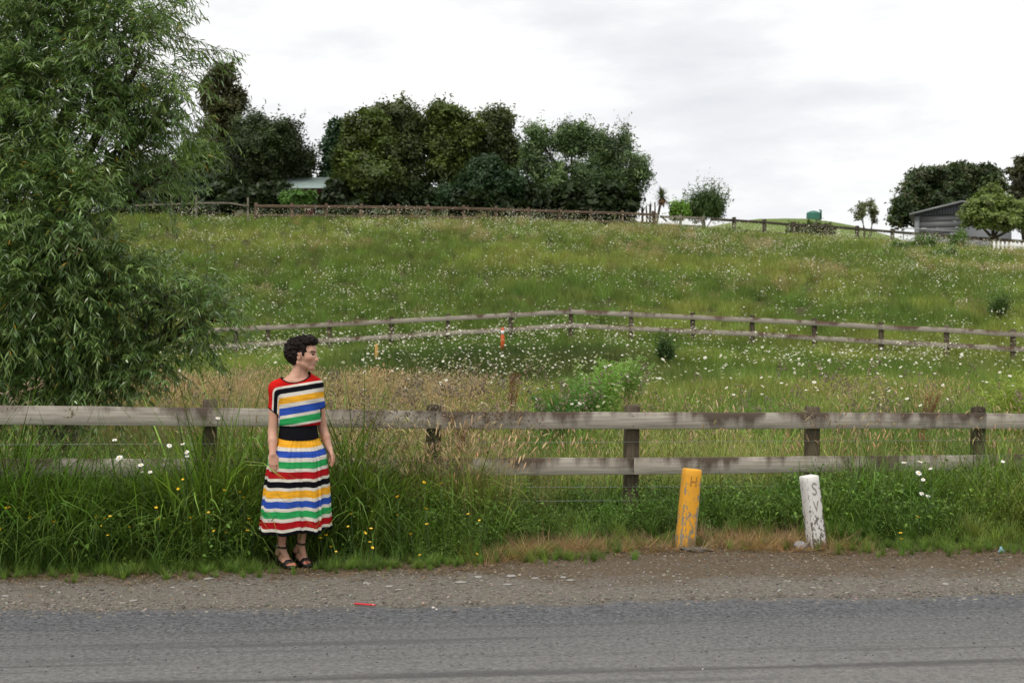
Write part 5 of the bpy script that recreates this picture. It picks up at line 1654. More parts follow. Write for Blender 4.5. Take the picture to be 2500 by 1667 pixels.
# ---- joints, read off the photograph (metres, person space)
SH_R, EL_R, WR_R = np.array([-0.150, -0.055, 1.318]), np.array([X_(670.5), -0.075, Z_(1052)]), np.array([X_(675.5), -0.158, Z_(1106)])
SH_L, EL_L, WR_L = np.array([0.122, 0.065, 1.335]), np.array([X_(783), 0.115, Z_(1052)]), np.array([X_(800.5), 0.085, Z_(1098)])
HC = np.array([X_(733), 0.0, 0.0])
HY_ = R(9)
def hp(x, y, z):
    """head point: x forward, y to her left (away from the viewer), turned a little towards the viewer"""
    dx, dy = x - HC[0], y
    return np.array([HC[0] + dx * math.cos(HY_) + dy * math.sin(HY_), -dx * math.sin(HY_) + dy * math.cos(HY_), z])

B = Field((-0.32, -0.26, -0.02), (0.32, 0.24, 1.74), 0.004)
# trunk under the clothes
tz = [0.80, 0.90, 1.00, 1.08, 1.20, 1.27, 1.33, 1.37, 1.40]
B.trunk(tz, [0.14, 0.128, 0.112, 0.115, 0.130, 0.136, 0.135, 0.105, 0.06], [0.10, 0.088, 0.078, 0.082, 0.094, 0.096, 0.084, 0.062, 0.045],
        [0.0, 0.0, 0.004, 0.004, 0.0, -0.004, -0.008, -0.008, -0.005], [0] * 9, YAW, 0.0)
for sh, s in ((SH_R, -1), (SH_L, 1)):
    B.cap((0.0 + 0.035 * s, 0.018 * s, 1.380), sh + [0, 0, 0.0], 0.038, 0.043, 0.03)
    B.cap((0.008, 0.02, 1.44), (0.012 + 0.08 * s, 0.05 * s + 0.01, 1.365), 0.035, 0.022, 0.03)   # trapezius
B.cap((-0.005, -0.06, 1.372), (-0.078, -0.068, 1.378), 0.009, 0.006, 0.018)     # collarbones
B.cap((0.015, -0.055, 1.372), (0.08, -0.01, 1.385), 0.009, 0.008, 0.018)
B.cap((-0.004, 0.012, 1.34), (0.006, 0.008, 1.42), 0.058, 0.052, 0.03)
B.cap((0.006, 0.008, 1.42), (0.030, 0.0, 1.52), 0.0505, 0.053, 0.02)
B.cap((-0.002, -0.04, 1.375), hp(0.03, -0.045, 1.505), 0.011, 0.014, 0.02)        # neck muscle towards the ear
# arms
for SHd, ELb, WRs in ((SH_R, EL_R, WR_R), (SH_L, EL_L, WR_L)):
    B.cap(SHd, SHd * 0.45 + ELb * 0.55, 0.043, 0.038, 0.02)
    B.cap(SHd * 0.45 + ELb * 0.55, ELb, 0.038, 0.0335, 0.01)
    f1 = ELb * 0.6 + WRs * 0.4
    B.cap(ELb, f1, 0.034, 0.0335, 0.01)
    B.cap(f1, WRs, 0.0335, 0.0235, 0.01)
def hand(wr, dirv, across, back, side, curl, L=1.0):
    """palm, four bent fingers of different lengths, thumb from the side of the palm"""
    dirv, across, back = dirv / np.linalg.norm(dirv), across / np.linalg.norm(across), back / np.linalg.norm(back)
    kn = []
    for i, (off, ln) in enumerate(((0.027, 0.080), (0.0095, 0.084), (-0.009, 0.080), (-0.0265, 0.071))):
        k0 = wr + across * off * 0.6 * side + dirv * 0.008
        k1 = wr + across * off * side + dirv * ln * L + back * (0.004 if i in (1, 2) else 0.0)
        B.cap(k0, k1, 0.0135, 0.0105, 0.012)
        kn.append(k1)
    for i, (k1, fl) in enumerate(zip(kn, (0.066, 0.074, 0.069, 0.053))):
        p = k1; a = curl[i] * 0.5
        d0 = dirv + across * side * (0.07 - 0.045 * i)
        for seg, (fr, rr) in enumerate(((0.44, 0.0092), (0.31, 0.0084), (0.25, 0.0076))):
            dd = d0 * math.cos(a) - back * math.sin(a)
            q = p + dd / np.linalg.norm(dd) * fl * fr * L
            B.cap(p, q, rr, rr - 0.0008, 0.003)
            p = q; a += curl[i] * 0.55
    t0 = wr + across * side * 0.020 + dirv * 0.022 - back * 0.006
    t1 = t0 + across * side * 0.022 + dirv * 0.026 - back * 0.010
    t2 = t1 + across * side * 0.006 + dirv * 0.032 - back * 0.006
    t3 = t2 - across * side * 0.001 + dirv * 0.022 - back * 0.004
    B.cap(t0, t1, 0.0145, 0.0115, 0.010)
    B.cap(t1, t2, 0.011, 0.0092, 0.003)
    B.cap(t2, t3, 0.0092, 0.0075, 0.002)
hand(WR_R, np.array([0.11, -0.12, -1.0]), np.array([0.93, 0.35, 0.1]), np.array([-0.35, -0.93, 0.0]), 1, (0.35, 0.4, 0.45, 0.5), 0.93)
hand(WR_L, np.array([0.28, -0.05, -1.0]), np.array([0.55, -0.8, 0.2]), np.array([0.85, 0.5, 0.2]), 1, (0.5, 0.5, 0.55, 0.6), 0.88)
# legs and feet
AN_R, AN_L = np.array([X_(687), 0.02, 0.150]), np.array([X_(731), 0.085, 0.165])
for hip, kne, calf, an in (((-0.075, -0.02, 0.80), (-0.10, -0.03, 0.47), (-0.112, 0.0, 0.33), AN_R), ((0.075, 0.03, 0.80), (0.05, 0.02, 0.47), (0.036, 0.05, 0.33), AN_L)):
    B.cap(hip, kne, 0.066, 0.050, 0.02); B.cap(kne, calf, 0.05, 0.049, 0.015); B.cap(calf, an, 0.0455, 0.027, 0.012)
FEET = []
for an, heel, ball, toe, sd_ in ((AN_R, np.array([-0.150, 0.045, 0.092]), np.array([-0.058, -0.080, 0.050]), np.array([-0.022, -0.126, 0.038]), -1),
                                 (AN_L, np.array([-0.028, 0.118, 0.096]), np.array([0.050, 0.005, 0.050]), np.array([0.085, -0.038, 0.038]), 1)):
    ax_ = toe - heel; ax_[2] = 0; ax_ /= np.linalg.norm(ax_)
    lat = np.array([-ax_[1], ax_[0], 0])              # to her left
    FEET.append((heel, ball, toe, ax_, lat, sd_, an))
    B.cap(an, heel + [0, 0, 0.004], 0.027, 0.027, 0.012)
    B.cap(an - [0, 0, 0.016], ball + [0, 0, 0.01], 0.027, 0.020, 0.018)
    for o_ in (-0.022, 0.0, 0.022):
        B.cap(heel * 0.55 + ball * 0.45 + lat * o_ * 0.6 + [0, 0, -0.008], ball + lat * o_ + [0, 0, -0.005], 0.021, 0.018, 0.015)
    for i in range(5):
        big = i == 0
        o_ = (-sd_) * (-0.030 + 0.0145 * i) * -1
        st = ball + lat * (sd_ * -1) * (0.026 - 0.0135 * i) + [0, 0, -0.008]
        en = toe + lat * (sd_ * -1) * (0.024 - 0.0125 * i) - ax_ * (0.006 * max(0, i - 0.6)) + [0, 0, -0.008]
        B.cap(st, en, 0.0125 if big else 0.0095, 0.0115 if big else 0.008, 0.004)
# head
B.ell(hp(X_(738), 0, Z_(861)), (0.094, 0.073, 0.092), 0.0, -HY_)
B.ell(hp(0.088, 0, 1.545), (0.052, 0.056, 0.075), 0.03, -HY_)
for s in (-1, 1):
    B.cap(hp(0.100, 0.014 * s, 1.472), hp(0.025, 0.052 * s, 1.512), 0.017, 0.017, 0.022)
    B.ell(hp(0.098, 0.042 * s, 1.547), (0.026, 0.020, 0.020), 0.02, -HY_)
    B.cap(hp(0.127, 0.012 * s, 1.590), hp(0.110, 0.048 * s, 1.592), 0.010, 0.009, 0.014)
B.ell(hp(0.108, 0, 1.472), (0.019, 0.021, 0.017), 0.02, -HY_)
B.ell(hp(0.092, 0, 1.615), (0.046, 0.055, 0.045), 0.02, -HY_)
for s in (-1, 1):
    B.ell(hp(0.136, 0.030 * s, 1.570), (0.016, 0.017, 0.011), 0.008, -HY_, sub=True)
    B.ell(hp(0.113, 0.031 * s, 1.570), (0.0135, 0.0125, 0.0125), 0.002, -HY_)
    B.cap(hp(0.126, 0.020 * s, 1.5765), hp(0.118, 0.041 * s, 1.576), 0.0035, 0.0035, 0.003)   # upper lid
B.cap(hp(0.128, 0, 1.575), hp(0.148, 0, 1.537), 0.0085, 0.0095, 0.010)
B.ell(hp(0.150, 0, 1.532), (0.0125, 0.0105, 0.009), 0.006, -HY_)
for s in (-1, 1):
    B.ell(hp(0.138, 0.0115 * s, 1.528), (0.011, 0.0075, 0.0075), 0.005, -HY_)
B.cap(hp(0.120, -0.012, 1.5075), hp(0.120, 0.012, 1.5075), 0.015, 0.015, 0.012)     # muzzle
B.cap(hp(0.1315, 0, 1.5035), hp(0.122, -0.019, 1.499), 0.0062, 0.003, 0.004)
B.cap(hp(0.1315, 0, 1.5035), hp(0.122, 0.019, 1.499), 0.0062, 0.003, 0.004)
B.cap(hp(0.1275, 0, 1.4885), hp(0.119, -0.017, 1.496), 0.0072, 0.003, 0.004)
B.cap(hp(0.1275, 0, 1.4885), hp(0.119, 0.017, 1.496), 0.0072, 0.003, 0.004)
for s in (-1, 1):                               # ears
    B.ell(hp(X_(737), 0.074 * s, Z_(871)), (0.017, 0.008, 0.029), 0.006, -HY_ + 0.25 * s)
    B.ell(hp(X_(738.5), 0.084 * s, Z_(870)), (0.009, 0.007, 0.017), 0.004, -HY_, sub=True)
BV, BQ = B.mesh()

# skin colours: lips, brows, lashes, blush, painted toenails belong to the skin itself; recess shade is painted in too
skin = np.tile([0.58, 0.345, 0.250], (len(BV), 1))
def paint(c, r, col, amt=1.0, hard=0.3):
    d = np.sqrt((((BV - c) / np.asarray(r)) ** 2).sum(1))
    w = (amt * smooth(1.0, hard, d))[:, None]
    skin[:] = skin * (1 - w) + np.asarray(col) * w
for s in (-1, 1):
    paint(hp(0.105, 0.056 * s, 1.538), (0.035, 0.03, 0.03), (0.60, 0.27, 0.19), 0.6, 0.0)
    paint(hp(0.122, 0.017 * s, 1.5925), (0.022, 0.016, 0.0095), (0.02, 0.012, 0.009), 1.0, 0.5)
    paint(hp(0.114, 0.036 * s, 1.5945), (0.022, 0.018, 0.0090), (0.02, 0.012, 0.009), 1.0, 0.5)
    paint(hp(0.122, 0.046 * s, 1.592), (0.020, 0.020, 0.0085), (0.02, 0.012, 0.009), 1.0, 0.5)
    paint(hp(0.134, 0.026 * s, 1.591), (0.016, 0.018, 0.0085), (0.02, 0.012, 0.009), 1.0, 0.5)
    paint(hp(0.121, 0.030 * s, 1.570), (0.020, 0.019, 0.0100), (0.022, 0.014, 0.012), 1.0, 0.65)
    paint(hp(0.123, 0.030 * s, 1.5765), (0.014, 0.018, 0.0038), (0.04, 0.02, 0.015), 0.9)
    paint(hp(0.141, 0.009 * s, 1.522), (0.006, 0.005, 0.004), (0.28, 0.11, 0.08), 0.8)  # nostril shade painted into the skin colour
    paint(hp(X_(738.5), 0.078 * s, Z_(870)), (0.010, 0.010, 0.018), (0.42, 0.20, 0.15), 0.7)  # shade of the ear hollow painted in
paint(hp(0.130, 0, 1.5035), (0.012, 0.022, 0.0062), (0.46, 0.19, 0.16), 0.85)
paint(hp(0.127, 0, 1.489), (0.012, 0.022, 0.0075), (0.50, 0.21, 0.18), 0.85)
paint(hp(0.128, 0, 1.4965), (0.016, 0.022, 0.0022), (0.20, 0.06, 0.05), 0.9)  # painted shade of the crease between the lips
for heel, ball, toe, ax_, lat, sd_, an in FEET:
    for i in range(5):
        en = toe + lat * (sd_ * -1) * (0.024 - 0.0125 * i) - ax_ * (0.006 * max(0, i - 0.6)) + ax_ * 0.008 + [0, 0, 0.0]
        paint(en, (0.0085, 0.0085, 0.007), (0.62, 0.03, 0.03), 1.0, 0.6)
m, nt, b = new_mat('skin')
so = nt.nodes.new('ShaderNodeTexCoord').outputs['Object']
sn = mixc(nt, noise(nt, so, 22.0, 5.0, 0.6), (0.84, 0.78, 0.74), (1.1, 1.08, 1.06))
sn2 = mixc(nt, ramp(nt, noise(nt, so, 7.0, 3.0), [(0.42, 0), (0.7, 1)]), (1, 1, 1), (1.02, 0.86, 0.82))
sc_n = mixc(nt, 1.0, mixc(nt, 1.0, N(nt, 'ShaderNodeAttribute', {'attribute_name': 'col'}).outputs['Color'], sn, 'MULTIPLY'), sn2, 'MULTIPLY')
nt.links.new(sc_n, b.inputs['Base Color'])
b.inputs['Roughness'].default_value = 0.48
b.inputs['Specular IOR Level'].default_value = 0.35
b.inputs['Subsurface Weight'].default_value = 0.12
b.inputs['Subsurface Radius'].default_value = (0.02, 0.008, 0.004)
b.inputs['Subsurface Scale'].default_value = 0.25
M_SKIN = m
PO = np.array([WX, WY, WZ])
woman = thing('person', 'person in a striped dress and black sandals on the verge looking right', 'person', PO)
part('body', woman, BV + PO, BQ, [M_SKIN], smooth_shade=True, attrs={'col': skin})

# ---- hair
Hh = Field((-0.16, -0.15, 1.44), (0.20, 0.15, 1.73), 0.004)
gh = np.random.default_rng(3)
Hh.ell(hp(X_(730), 0, Z_(853)), (0.096, 0.080, 0.088), 0.0, -HY_)
Hh.ell(hp(X_(716), 0, Z_(864)), (0.066, 0.074, 0.072), 0.03, -HY_)
Hh.ell(hp(X_(721), 0, Z_(880)), (0.036, 0.056, 0.040), 0.03, -HY_)
Hh.ell(hp(X_(751), 0, Z_(836)), (0.058, 0.070, 0.048), 0.03, -HY_)
Hh.ell(hp(X_(765), 0, Z_(835)), (0.027, 0.055, 0.024), 0.02, -HY_)
# clear the face, ears and nape
sl, x, y, z = Hh.region((X_(752), -0.15, 1.44), (0.2, 0.15, Z_(843)))
line = np.maximum(X_(757) + 0 * (x + y + z), X_(748) + (z - Z_(870)) * 0.45) - x         # behind the hairline
Hh.a[sl] = np.where((x > X_(753)) & (z < Z_(844)), np.maximum(Hh.a[sl], 0.01), Hh.a[sl])
for s in (-1, 1):
    Hh.ell(hp(X_(740), 0.085 * s, Z_(874)), (0.023, 0.03, 0.030), 0.006, -HY_, sub=True)
    Hh.cap(hp(X_(749.5), 0.062 * s, Z_(850)), hp(X_(747.5), 0.066 * s, Z_(868)), 0.017, 0.009, 0.01)
    Hh.cap(hp(X_(729), 0.064 * s, Z_(868)), hp(X_(724), 0.050 * s, Z_(889)), 0.016, 0.010, 0.012)
# curls
hv, hq = Hh.mesh()
pick = hv[gh.choice(len(hv), 420)]
for p in pick:
    up_ = smooth(1.50, 1.62, p[2])
    if p[0] > X_(752) and p[2] < Z_(842):
        continue
    r = gh.uniform(0.005, 0.010) * (0.5 + 0.6 * float(up_))
    Hh.ell(p + gh.normal(0, 0.002, 3), (r * 1.25, r, r), 0.004, gh.random() * 3)
hv, hq = Hh.mesh()
m, nt, b = new_mat('dark_curly_hair')
ht = nt.nodes.new('ShaderNodeTexCoord').outputs['Object']
hn = noise(nt, mapping(nt, ht, (140, 140, 140)), 1.0, 4.0, 0.7)
nt.links.new(mixc(nt, hn, (0.003, 0.002, 0.002), (0.022, 0.013, 0.010)), b.inputs['Base Color'])
b.inputs['Roughness'].default_value = 0.55
b.inputs['Specular IOR Level'].default_value = 0.15
bump(nt, b, hn, 0.9, 0.004)
hair = part('hair', woman, hv + PO, hq, [m], smooth_shade=True)
# loose curl strands on top
bag = Bag()
top = hv[hv[:, 2] > Z_(846)]
for p in top[gh.choice(len(top), 190)]:
    c0 = hp(X_(728), 0, Z_(856)); nrm = unit(p - c0); u, v = frame_of(nrm)
    a0 = gh.random() * 6.28; rr = gh.uniform(0.004, 0.009)
    tt = np.linspace(0, gh.uniform(3.5, 6.5), 9)
    pts = p - nrm * 0.004 + rr * (np.cos(tt + a0)[:, None] * u + np.sin(tt + a0)[:, None] * v) + nrm * np.sin(np.linspace(0, 3.1, 9))[:, None] * gh.uniform(0.004, 0.012)
    bag.add(tube(pts, np.linspace(0.0022, 0.0012, 9), 4))
V, Fc = bag.get()
part('curls', hair, V + PO, Fc, [m], smooth_shade=True)

# ---- dress
CRE, RED, BLK, YEL, BLU, GRN = (0.72, 0.67, 0.58), (0.60, 0.012, 0.010), (0.006, 0.006, 0.009), (0.86, 0.42, 0.03), (0.030, 0.085, 0.42), (0.03, 0.36, 0.10)
DRED = (0.42, 0.010, 0.014)
def stripe_mat(name, stops, wob):
    m, nt, b = new_mat(name)
    t = nt.nodes.new('ShaderNodeTexCoord').outputs['Object']
    v = N(nt, 'ShaderNodeAttribute', {'attribute_name': 'v'}).outputs['Fac']
    w1 = noise(nt, t, 42.0, 4.0, 0.7)
    v = math_n(nt, 'ADD', v, math_n(nt, 'MULTIPLY', math_n(nt, 'SUBTRACT', w1, 0.5), wob))
    c = ramp(nt, v, stops, 'CONSTANT')
    # dyed unevenly: thin and thick streaks along the stripes
    w2 = noise(nt, mapping(nt, t, (10, 10, 75)), 1.0, 4.0, 0.6)
    hsv = N(nt, 'ShaderNodeHueSaturation', {}, {'Color': c, 'Value': ramp(nt, w2, [(0.3, 0.70), (0.7, 1.12)])})
    nt.links.new(hsv.outputs[0], b.inputs['Base Color'])
    b.inputs['Roughness'].default_value = 0.85
    b.inputs['Specular IOR Level'].default_value = 0.08
    bump(nt, b, noise(nt, t, 190.0, 3.0, 0.7), 0.25, 0.002)
    return m
bs = 1 / 0.40
M_TOP = stripe_mat('striped_top_cloth', [(0, RED), (0.052 * bs, CRE), (0.069 * bs, BLK), (0.108 * bs, CRE), (0.136 * bs, YEL), (0.183 * bs, CRE), (0.213 * bs, BLU), (0.268 * bs, CRE), (0.291 * bs, GRN), (0.342 * bs, CRE), (0.359 * bs, DRED)], 0.012)
sk = [75, 80, 155, 195, 260, 305, 375, 410, 485, 515, 580, 610, 690, 725, 795, 830, 900, 940, 1010, 1042]
sc2 = [CRE, YEL, CRE, BLU, CRE, GRN, CRE, DRED, CRE, BLK, CRE, YEL, CRE, BLU, CRE, GRN, CRE, DRED, CRE, BLK]
M_SKIRT = stripe_mat('striped_skirt_cloth', [((a - 75) / 1005.0, c) for a, c in zip(sk, sc2)], 0.006)
m, nt, b = new_mat('black_knit')
kt = nt.nodes.new('ShaderNodeTexCoord').outputs['Object']
kn_ = noise(nt, mapping(nt, kt, (220, 220, 20)), 1.0, 3.0)
nt.links.new(mixc(nt, kn_, (0.005, 0.005, 0.007), (0.011, 0.011, 0.014)), b.inputs['Base Color'])
b.inputs['Roughness'].default_value = 0.9
b.inputs['Specular IOR Level'].default_value = 0.08
bump(nt, b, kn_, 0.4, 0.003)
M_KNIT = m

D = Field((-0.30, -0.24, 1.0), (0.28, 0.24, 1.47), 0.005)
dz_ = [1.035, 1.046, 1.065, 1.11, 1.18, 1.25, 1.31, 1.35, 1.38, 1.41]
drx = [0.138, 0.146, 0.152, 0.152, 0.150, 0.152, 0.150, 0.132, 0.10, 0.06]
dry = [0.100, 0.108, 0.115, 0.113, 0.112, 0.112, 0.098, 0.082, 0.064, 0.05]
dcx = [0.005] * 4 + [0.003, 0.0, -0.003, -0.005, -0.006, -0.006]
D.trunk(dz_, drx, dry, dcx, [0] * 10, YAW, 0.0)
SLE_R = np.array([X_(673.5), -0.052, 1.08]); SLE_L = np.array([0.150, 0.095, 1.08])
for sh, s, e in ((SH_R, -1, SLE_R), (SH_L, 1, SLE_L)):
    D.cap((0.0 + 0.035 * s, 0.018 * s, 1.388), sh + [0, 0, 0.004], 0.050, 0.052, 0.03)
    D.cap((0.008, 0.02, 1.445), (0.012 + 0.085 * s, 0.05 * s + 0.01, 1.378), 0.040, 0.036, 0.035)
    D.cap(sh + [0, 0, 0.003], e, 0.053, 0.0515, 0.03)
    # extra cloth under the arm of the loose sleeve
    D.cap(sh + [-0.03 * s, -0.01, -0.05], (sh + e) / 2 + [-0.035 * s, 0, 0.0], 0.045, 0.03, 0.03)
# soft drape wrinkles
sl, x, y, z = D.region((-0.3, -0.24, 1.0), (0.28, 0.24, 1.47))
D.a[sl] += (0.0022 * np.sin(38 * x + 26 * z + 9 * y) * np.sin(21 * z - 14 * x + 1.0)).astype(np.float32)
DV, DQ = D.mesh()
def torso_d(p):
    a, b_ = np.interp(p[:, 2], dz_, drx), np.interp(p[:, 2], dz_, dry)
    x = p[:, 0] - np.interp(p[:, 2], dz_, dcx); y = p[:, 1]
    x, y = x * math.cos(YAW) + y * math.sin(YAW), -x * math.sin(YAW) + y * math.cos(YAW)
    return ((np.abs(x / a) ** 2.3 + np.abs(y / b_) ** 2.3) ** (1 / 2.3) - 1) * np.minimum(a, b_)
td = torso_d(DV)
x, y, z = DV.T
kill = z < 1.043
hem_r = (x < -0.08) & (td > 0.012) & (z < 1.150 - 0.70 * (x + 0.164))
hem_l = (x > 0.08) & (td > 0.012) & (z < 1.155 + 0.5 * (x - 0.15))
zn = np.where(y < 0.0, 1.364, 1.364 + np.minimum(y, 0.05) * 0.9) + 0.040 * ((x + 0.018) / 0.098) ** 2
kill |= hem_r | hem_l | ((z > zn) & (np.abs(x + 0.018) < 0.135) & (z > 1.355))
DQ = DQ[~kill[DQ].any(1)]
used = np.unique(DQ)
rem = np.full(len(DV), -1); rem[used] = np.arange(len(used))
DV, DQ, td = DV[used], rem[DQ], td[used]
# boundary loops
def loops_of(Q):
    from collections import defaultdict
    cnt = defaultdict(int)
    E = np.sort(np.concatenate([Q[:, [0, 1]], Q[:, [1, 2]], Q[:, [2, 3]], Q[:, [3, 0]]]), 1)
    U, c = np.unique(E, axis=0, return_counts=True)
    adj = defaultdict(list)
    for a, b_ in U[c == 1].tolist():
        adj[a].append(b_); adj[b_].append(a)
    seen, out = set(), []
    for s in list(adj):
        if s in seen:
            continue
        lp, cur, prev = [s], s, None
        seen.add(s)
        while True:
            nx = [q for q in adj[cur] if q != prev and q not in seen]
            if not nx:
                break
            prev, cur = cur, nx[0]
            seen.add(cur); lp.append(cur)
        if len(lp) > 20:
            out.append(lp)
    return out
trims = []
for lp in loops_of(DQ):
    q = DV[lp]
    for _ in range(6):
        q = (np.roll(q, 1, 0) + 2 * q + np.roll(q, -1, 0)) / 4
    DV[lp] = q
    if q[:, 2].mean() > 1.3:
        trims.append(np.concatenate([q[::3], q[:1]]))
    else:
        up_ = q[:, 2] > 1.105
        st_ = [i for i in range(len(q)) if up_[i] and not up_[i - 1]]
        for s0 in st_:
            e0 = s0
            while up_[e0 % len(q)] and e0 - s0 < len(q):
                e0 += 1
            if e0 - s0 > 10:
                trims.append(q[np.arange(s0, e0, 2) % len(q)])
x, y, z = DV.T
vz = 1.400 - (z - 0.16 * x)
xo = np.interp(z, [1.10, 1.18, 1.30, 1.345], [-0.204, -0.202, -0.196, -0.182])
vs_ = (x - xo) * 1.45 + 0.004
wsl = smooth(-0.095, -0.150, x) * smooth(1.385, 1.28, z) * smooth(-0.004, 0.014, td)
far_r = x > 0.12
vs_ = vs_ + 0.3 * smooth(0.014, -0.004, td) + 0.3 * smooth(0.0, 0.05, x + 0.05)
vv = -0.014 * np.log(np.exp(-vz / 0.014) + np.exp(-vs_ / 0.014)) + 0.006
vv = np.clip(vv, 0, 0.375)
dress = part('dress_top', woman, DV + PO, DQ, [M_TOP], smooth_shade=True, attrs={'v': vv * bs})
md = dress.modifiers.new('cloth', 'SOLIDIFY'); md.thickness = 0.002; md.offset = -1
tag(dress, 'boxy short sleeved top with red, black, yellow, blue and green stripes')
for q in trims:
    V, Fc = tube(q, 0.0042, 6)
    part('trim', dress, V + PO, Fc, [M_KNIT], smooth_shade=True)
# waistband
na_ = 72
th_ = np.arange(na_) * 2 * np.pi / na_
def ring_at(z, rx, ry, cx, cy, zoff=None):
    ex, ey = rx * np.cos(th_), ry * np.sin(th_)
    xx = cx + ex * math.cos(YAW) - ey * math.sin(YAW)
    yy = cy + ex * math.sin(YAW) + ey * math.cos(YAW)
    return np.stack([xx, yy, z + (0 if zoff is None else zoff)], 1)
front = np.clip(-np.sin(th_), 0, 1)
rings = []
for z, k in ((1.065, 0.0), (1.05, 0.0), (1.03, 0.1), (1.01, 0.35), (0.985, 0.7), (0.966, 1.0), (0.958, 1.0)):
    rings.append(ring_at(z, 0.1365 + 0.010 * k, 0.098 + 0.010 * k, 0.006, 0, -0.02 * front * k))
V, Fc = loft(rings, True, False)
wb = part('waistband', woman, V + PO, Fc, [M_KNIT], smooth_shade=True)
md = wb.modifiers.new('cloth', 'SOLIDIFY'); md.thickness = 0.003; md.offset = -1
# skirt
nu, nv = 360, 90
th_ = np.arange(nu) * 2 * np.pi / nu
gs_ = np.random.default_rng(12)
front = np.clip(-np.sin(th_), 0, 1)
def pleat(t, c, w):                            # one soft fold hanging at angle c
    d = (t - c + np.pi) % (2 * np.pi) - np.pi
    return np.exp(-(d / w) ** 2)
folds = [(-2.75, 0.20, 1.0), (-2.15, 0.24, 1.1), (-1.62, 0.17, -0.9), (-1.18, 0.23, 1.1), (-0.72, 0.14, -0.8), (-0.28, 0.20, 1.0), (0.3, 0.16, -0.6), (0.75, 0.2, 1.0), (1.3, 0.2, -0.7), (1.8, 0.22, 1.0), (2.35, 0.18, -0.8), (2.8, 0.2, 0.8)]
big = sum(a * pleat(th_, c, w) for c, w, a in folds)
big = big + 0.55 * np.tanh(4 * np.sin(7 * th_ + 0.6 * np.sin(2 * th_ + 1.3) + 0.4)) * np.abs(np.cos(3.5 * th_ + 0.3))
gath = sum(np.cos(k * th_ + gs_.random() * 6.28) * gs_.uniform(0.5, 1) for k in (31, 37, 43, 29)) / 2.2
gath = gath * (0.25 + 1.3 * vnoise(np.cos(th_) * 2.0, np.sin(th_) * 2.0, 1.6, 5, 2))
rings = []; VV = []
for i in range(nv + 1):
    v = i / nv
    zc = 0.962 + (0.272 - 0.962) * v
    rx = np.interp(v, [0, 0.06, 0.2, 0.45, 0.75, 1], [0.141, 0.163, 0.200, 0.217, 0.227, 0.233])
    ry = np.interp(v, [0, 0.06, 0.2, 0.45, 0.75, 1], [0.103, 0.118, 0.146, 0.162, 0.174, 0.184])
    amp = 0.011 * smooth(0.03, 0.15, v) + 0.021 * v
    g2 = 0.008 * np.exp(-((v - 0.12) / 0.14) ** 2) + 0.001
    f = 1 + (amp * big + g2 * gath) / 0.2
    twist = 0.10 * v * np.sin(3 * th_)
    ex, ey = rx * f * np.cos(th_ + twist), ry * f * np.sin(th_ + twist)
    cx = 0.006 - 0.014 * v
    xx = cx + ex * math.cos(YAW) - ey * math.sin(YAW)
    yy = ex * math.sin(YAW) + ey * math.cos(YAW)
    zz = zc - 0.02 * front * (1 - 0.6 * v) - 0.014 * v * np.roll(big, 6) + 0.006 * v * np.sin(2 * th_ + 1) + 0.012 * v * (vnoise(np.cos(th_) * 3, np.sin(th_) * 3 + v * 1.5, 1.2, 8, 2) - 0.5)
    rings.append(np.stack([xx, yy, zz], 1)); VV.append(np.full(nu, v))
V, Fc = loft(rings, True, False)
skirt = part('skirt', woman, V + PO, Fc, [M_SKIRT], smooth_shade=True, attrs={'v': np.concatenate(VV)})
md = skirt.modifiers.new('cloth', 'SOLIDIFY'); md.thickness = 0.002; md.offset = -1
tag(skirt, 'gathered midi skirt with bands of yellow, blue, green, red and black')

# ---- sandals
m_leather = flat_mat('black_leather', (0.012, 0.011, 0.011), 0.5, 0, 30.0, 0.3)
m_insole = flat_mat('tan_insole', (0.35, 0.24, 0.14), 0.6)
m_metal = flat_mat('silver_buckle', (0.8, 0.8, 0.78), 0.25, 1.0)
def ribbon(pts, w, t, nrm_c):
    """flat strap along a closed or open path around the centre nrm_c"""
    pts = np.asarray(pts); rings = []
    n_ = len(pts)
    for k in range(n_):
        d = unit(pts[min(k + 1, n_ - 1)] - pts[max(k - 1, 0)])
        o_ = unit(pts[k] - nrm_c - d * np.dot(pts[k] - nrm_c, d)); s_ = np.cross(d, o_)
        a, b_ = w / 2, t / 2
        rings.append([pts[k] + s_ * a - o_ * b_, pts[k] + s_ * a + o_ * b_, pts[k] - s_ * a + o_ * b_, pts[k] - s_ * a - o_ * b_])
    return loft(rings)
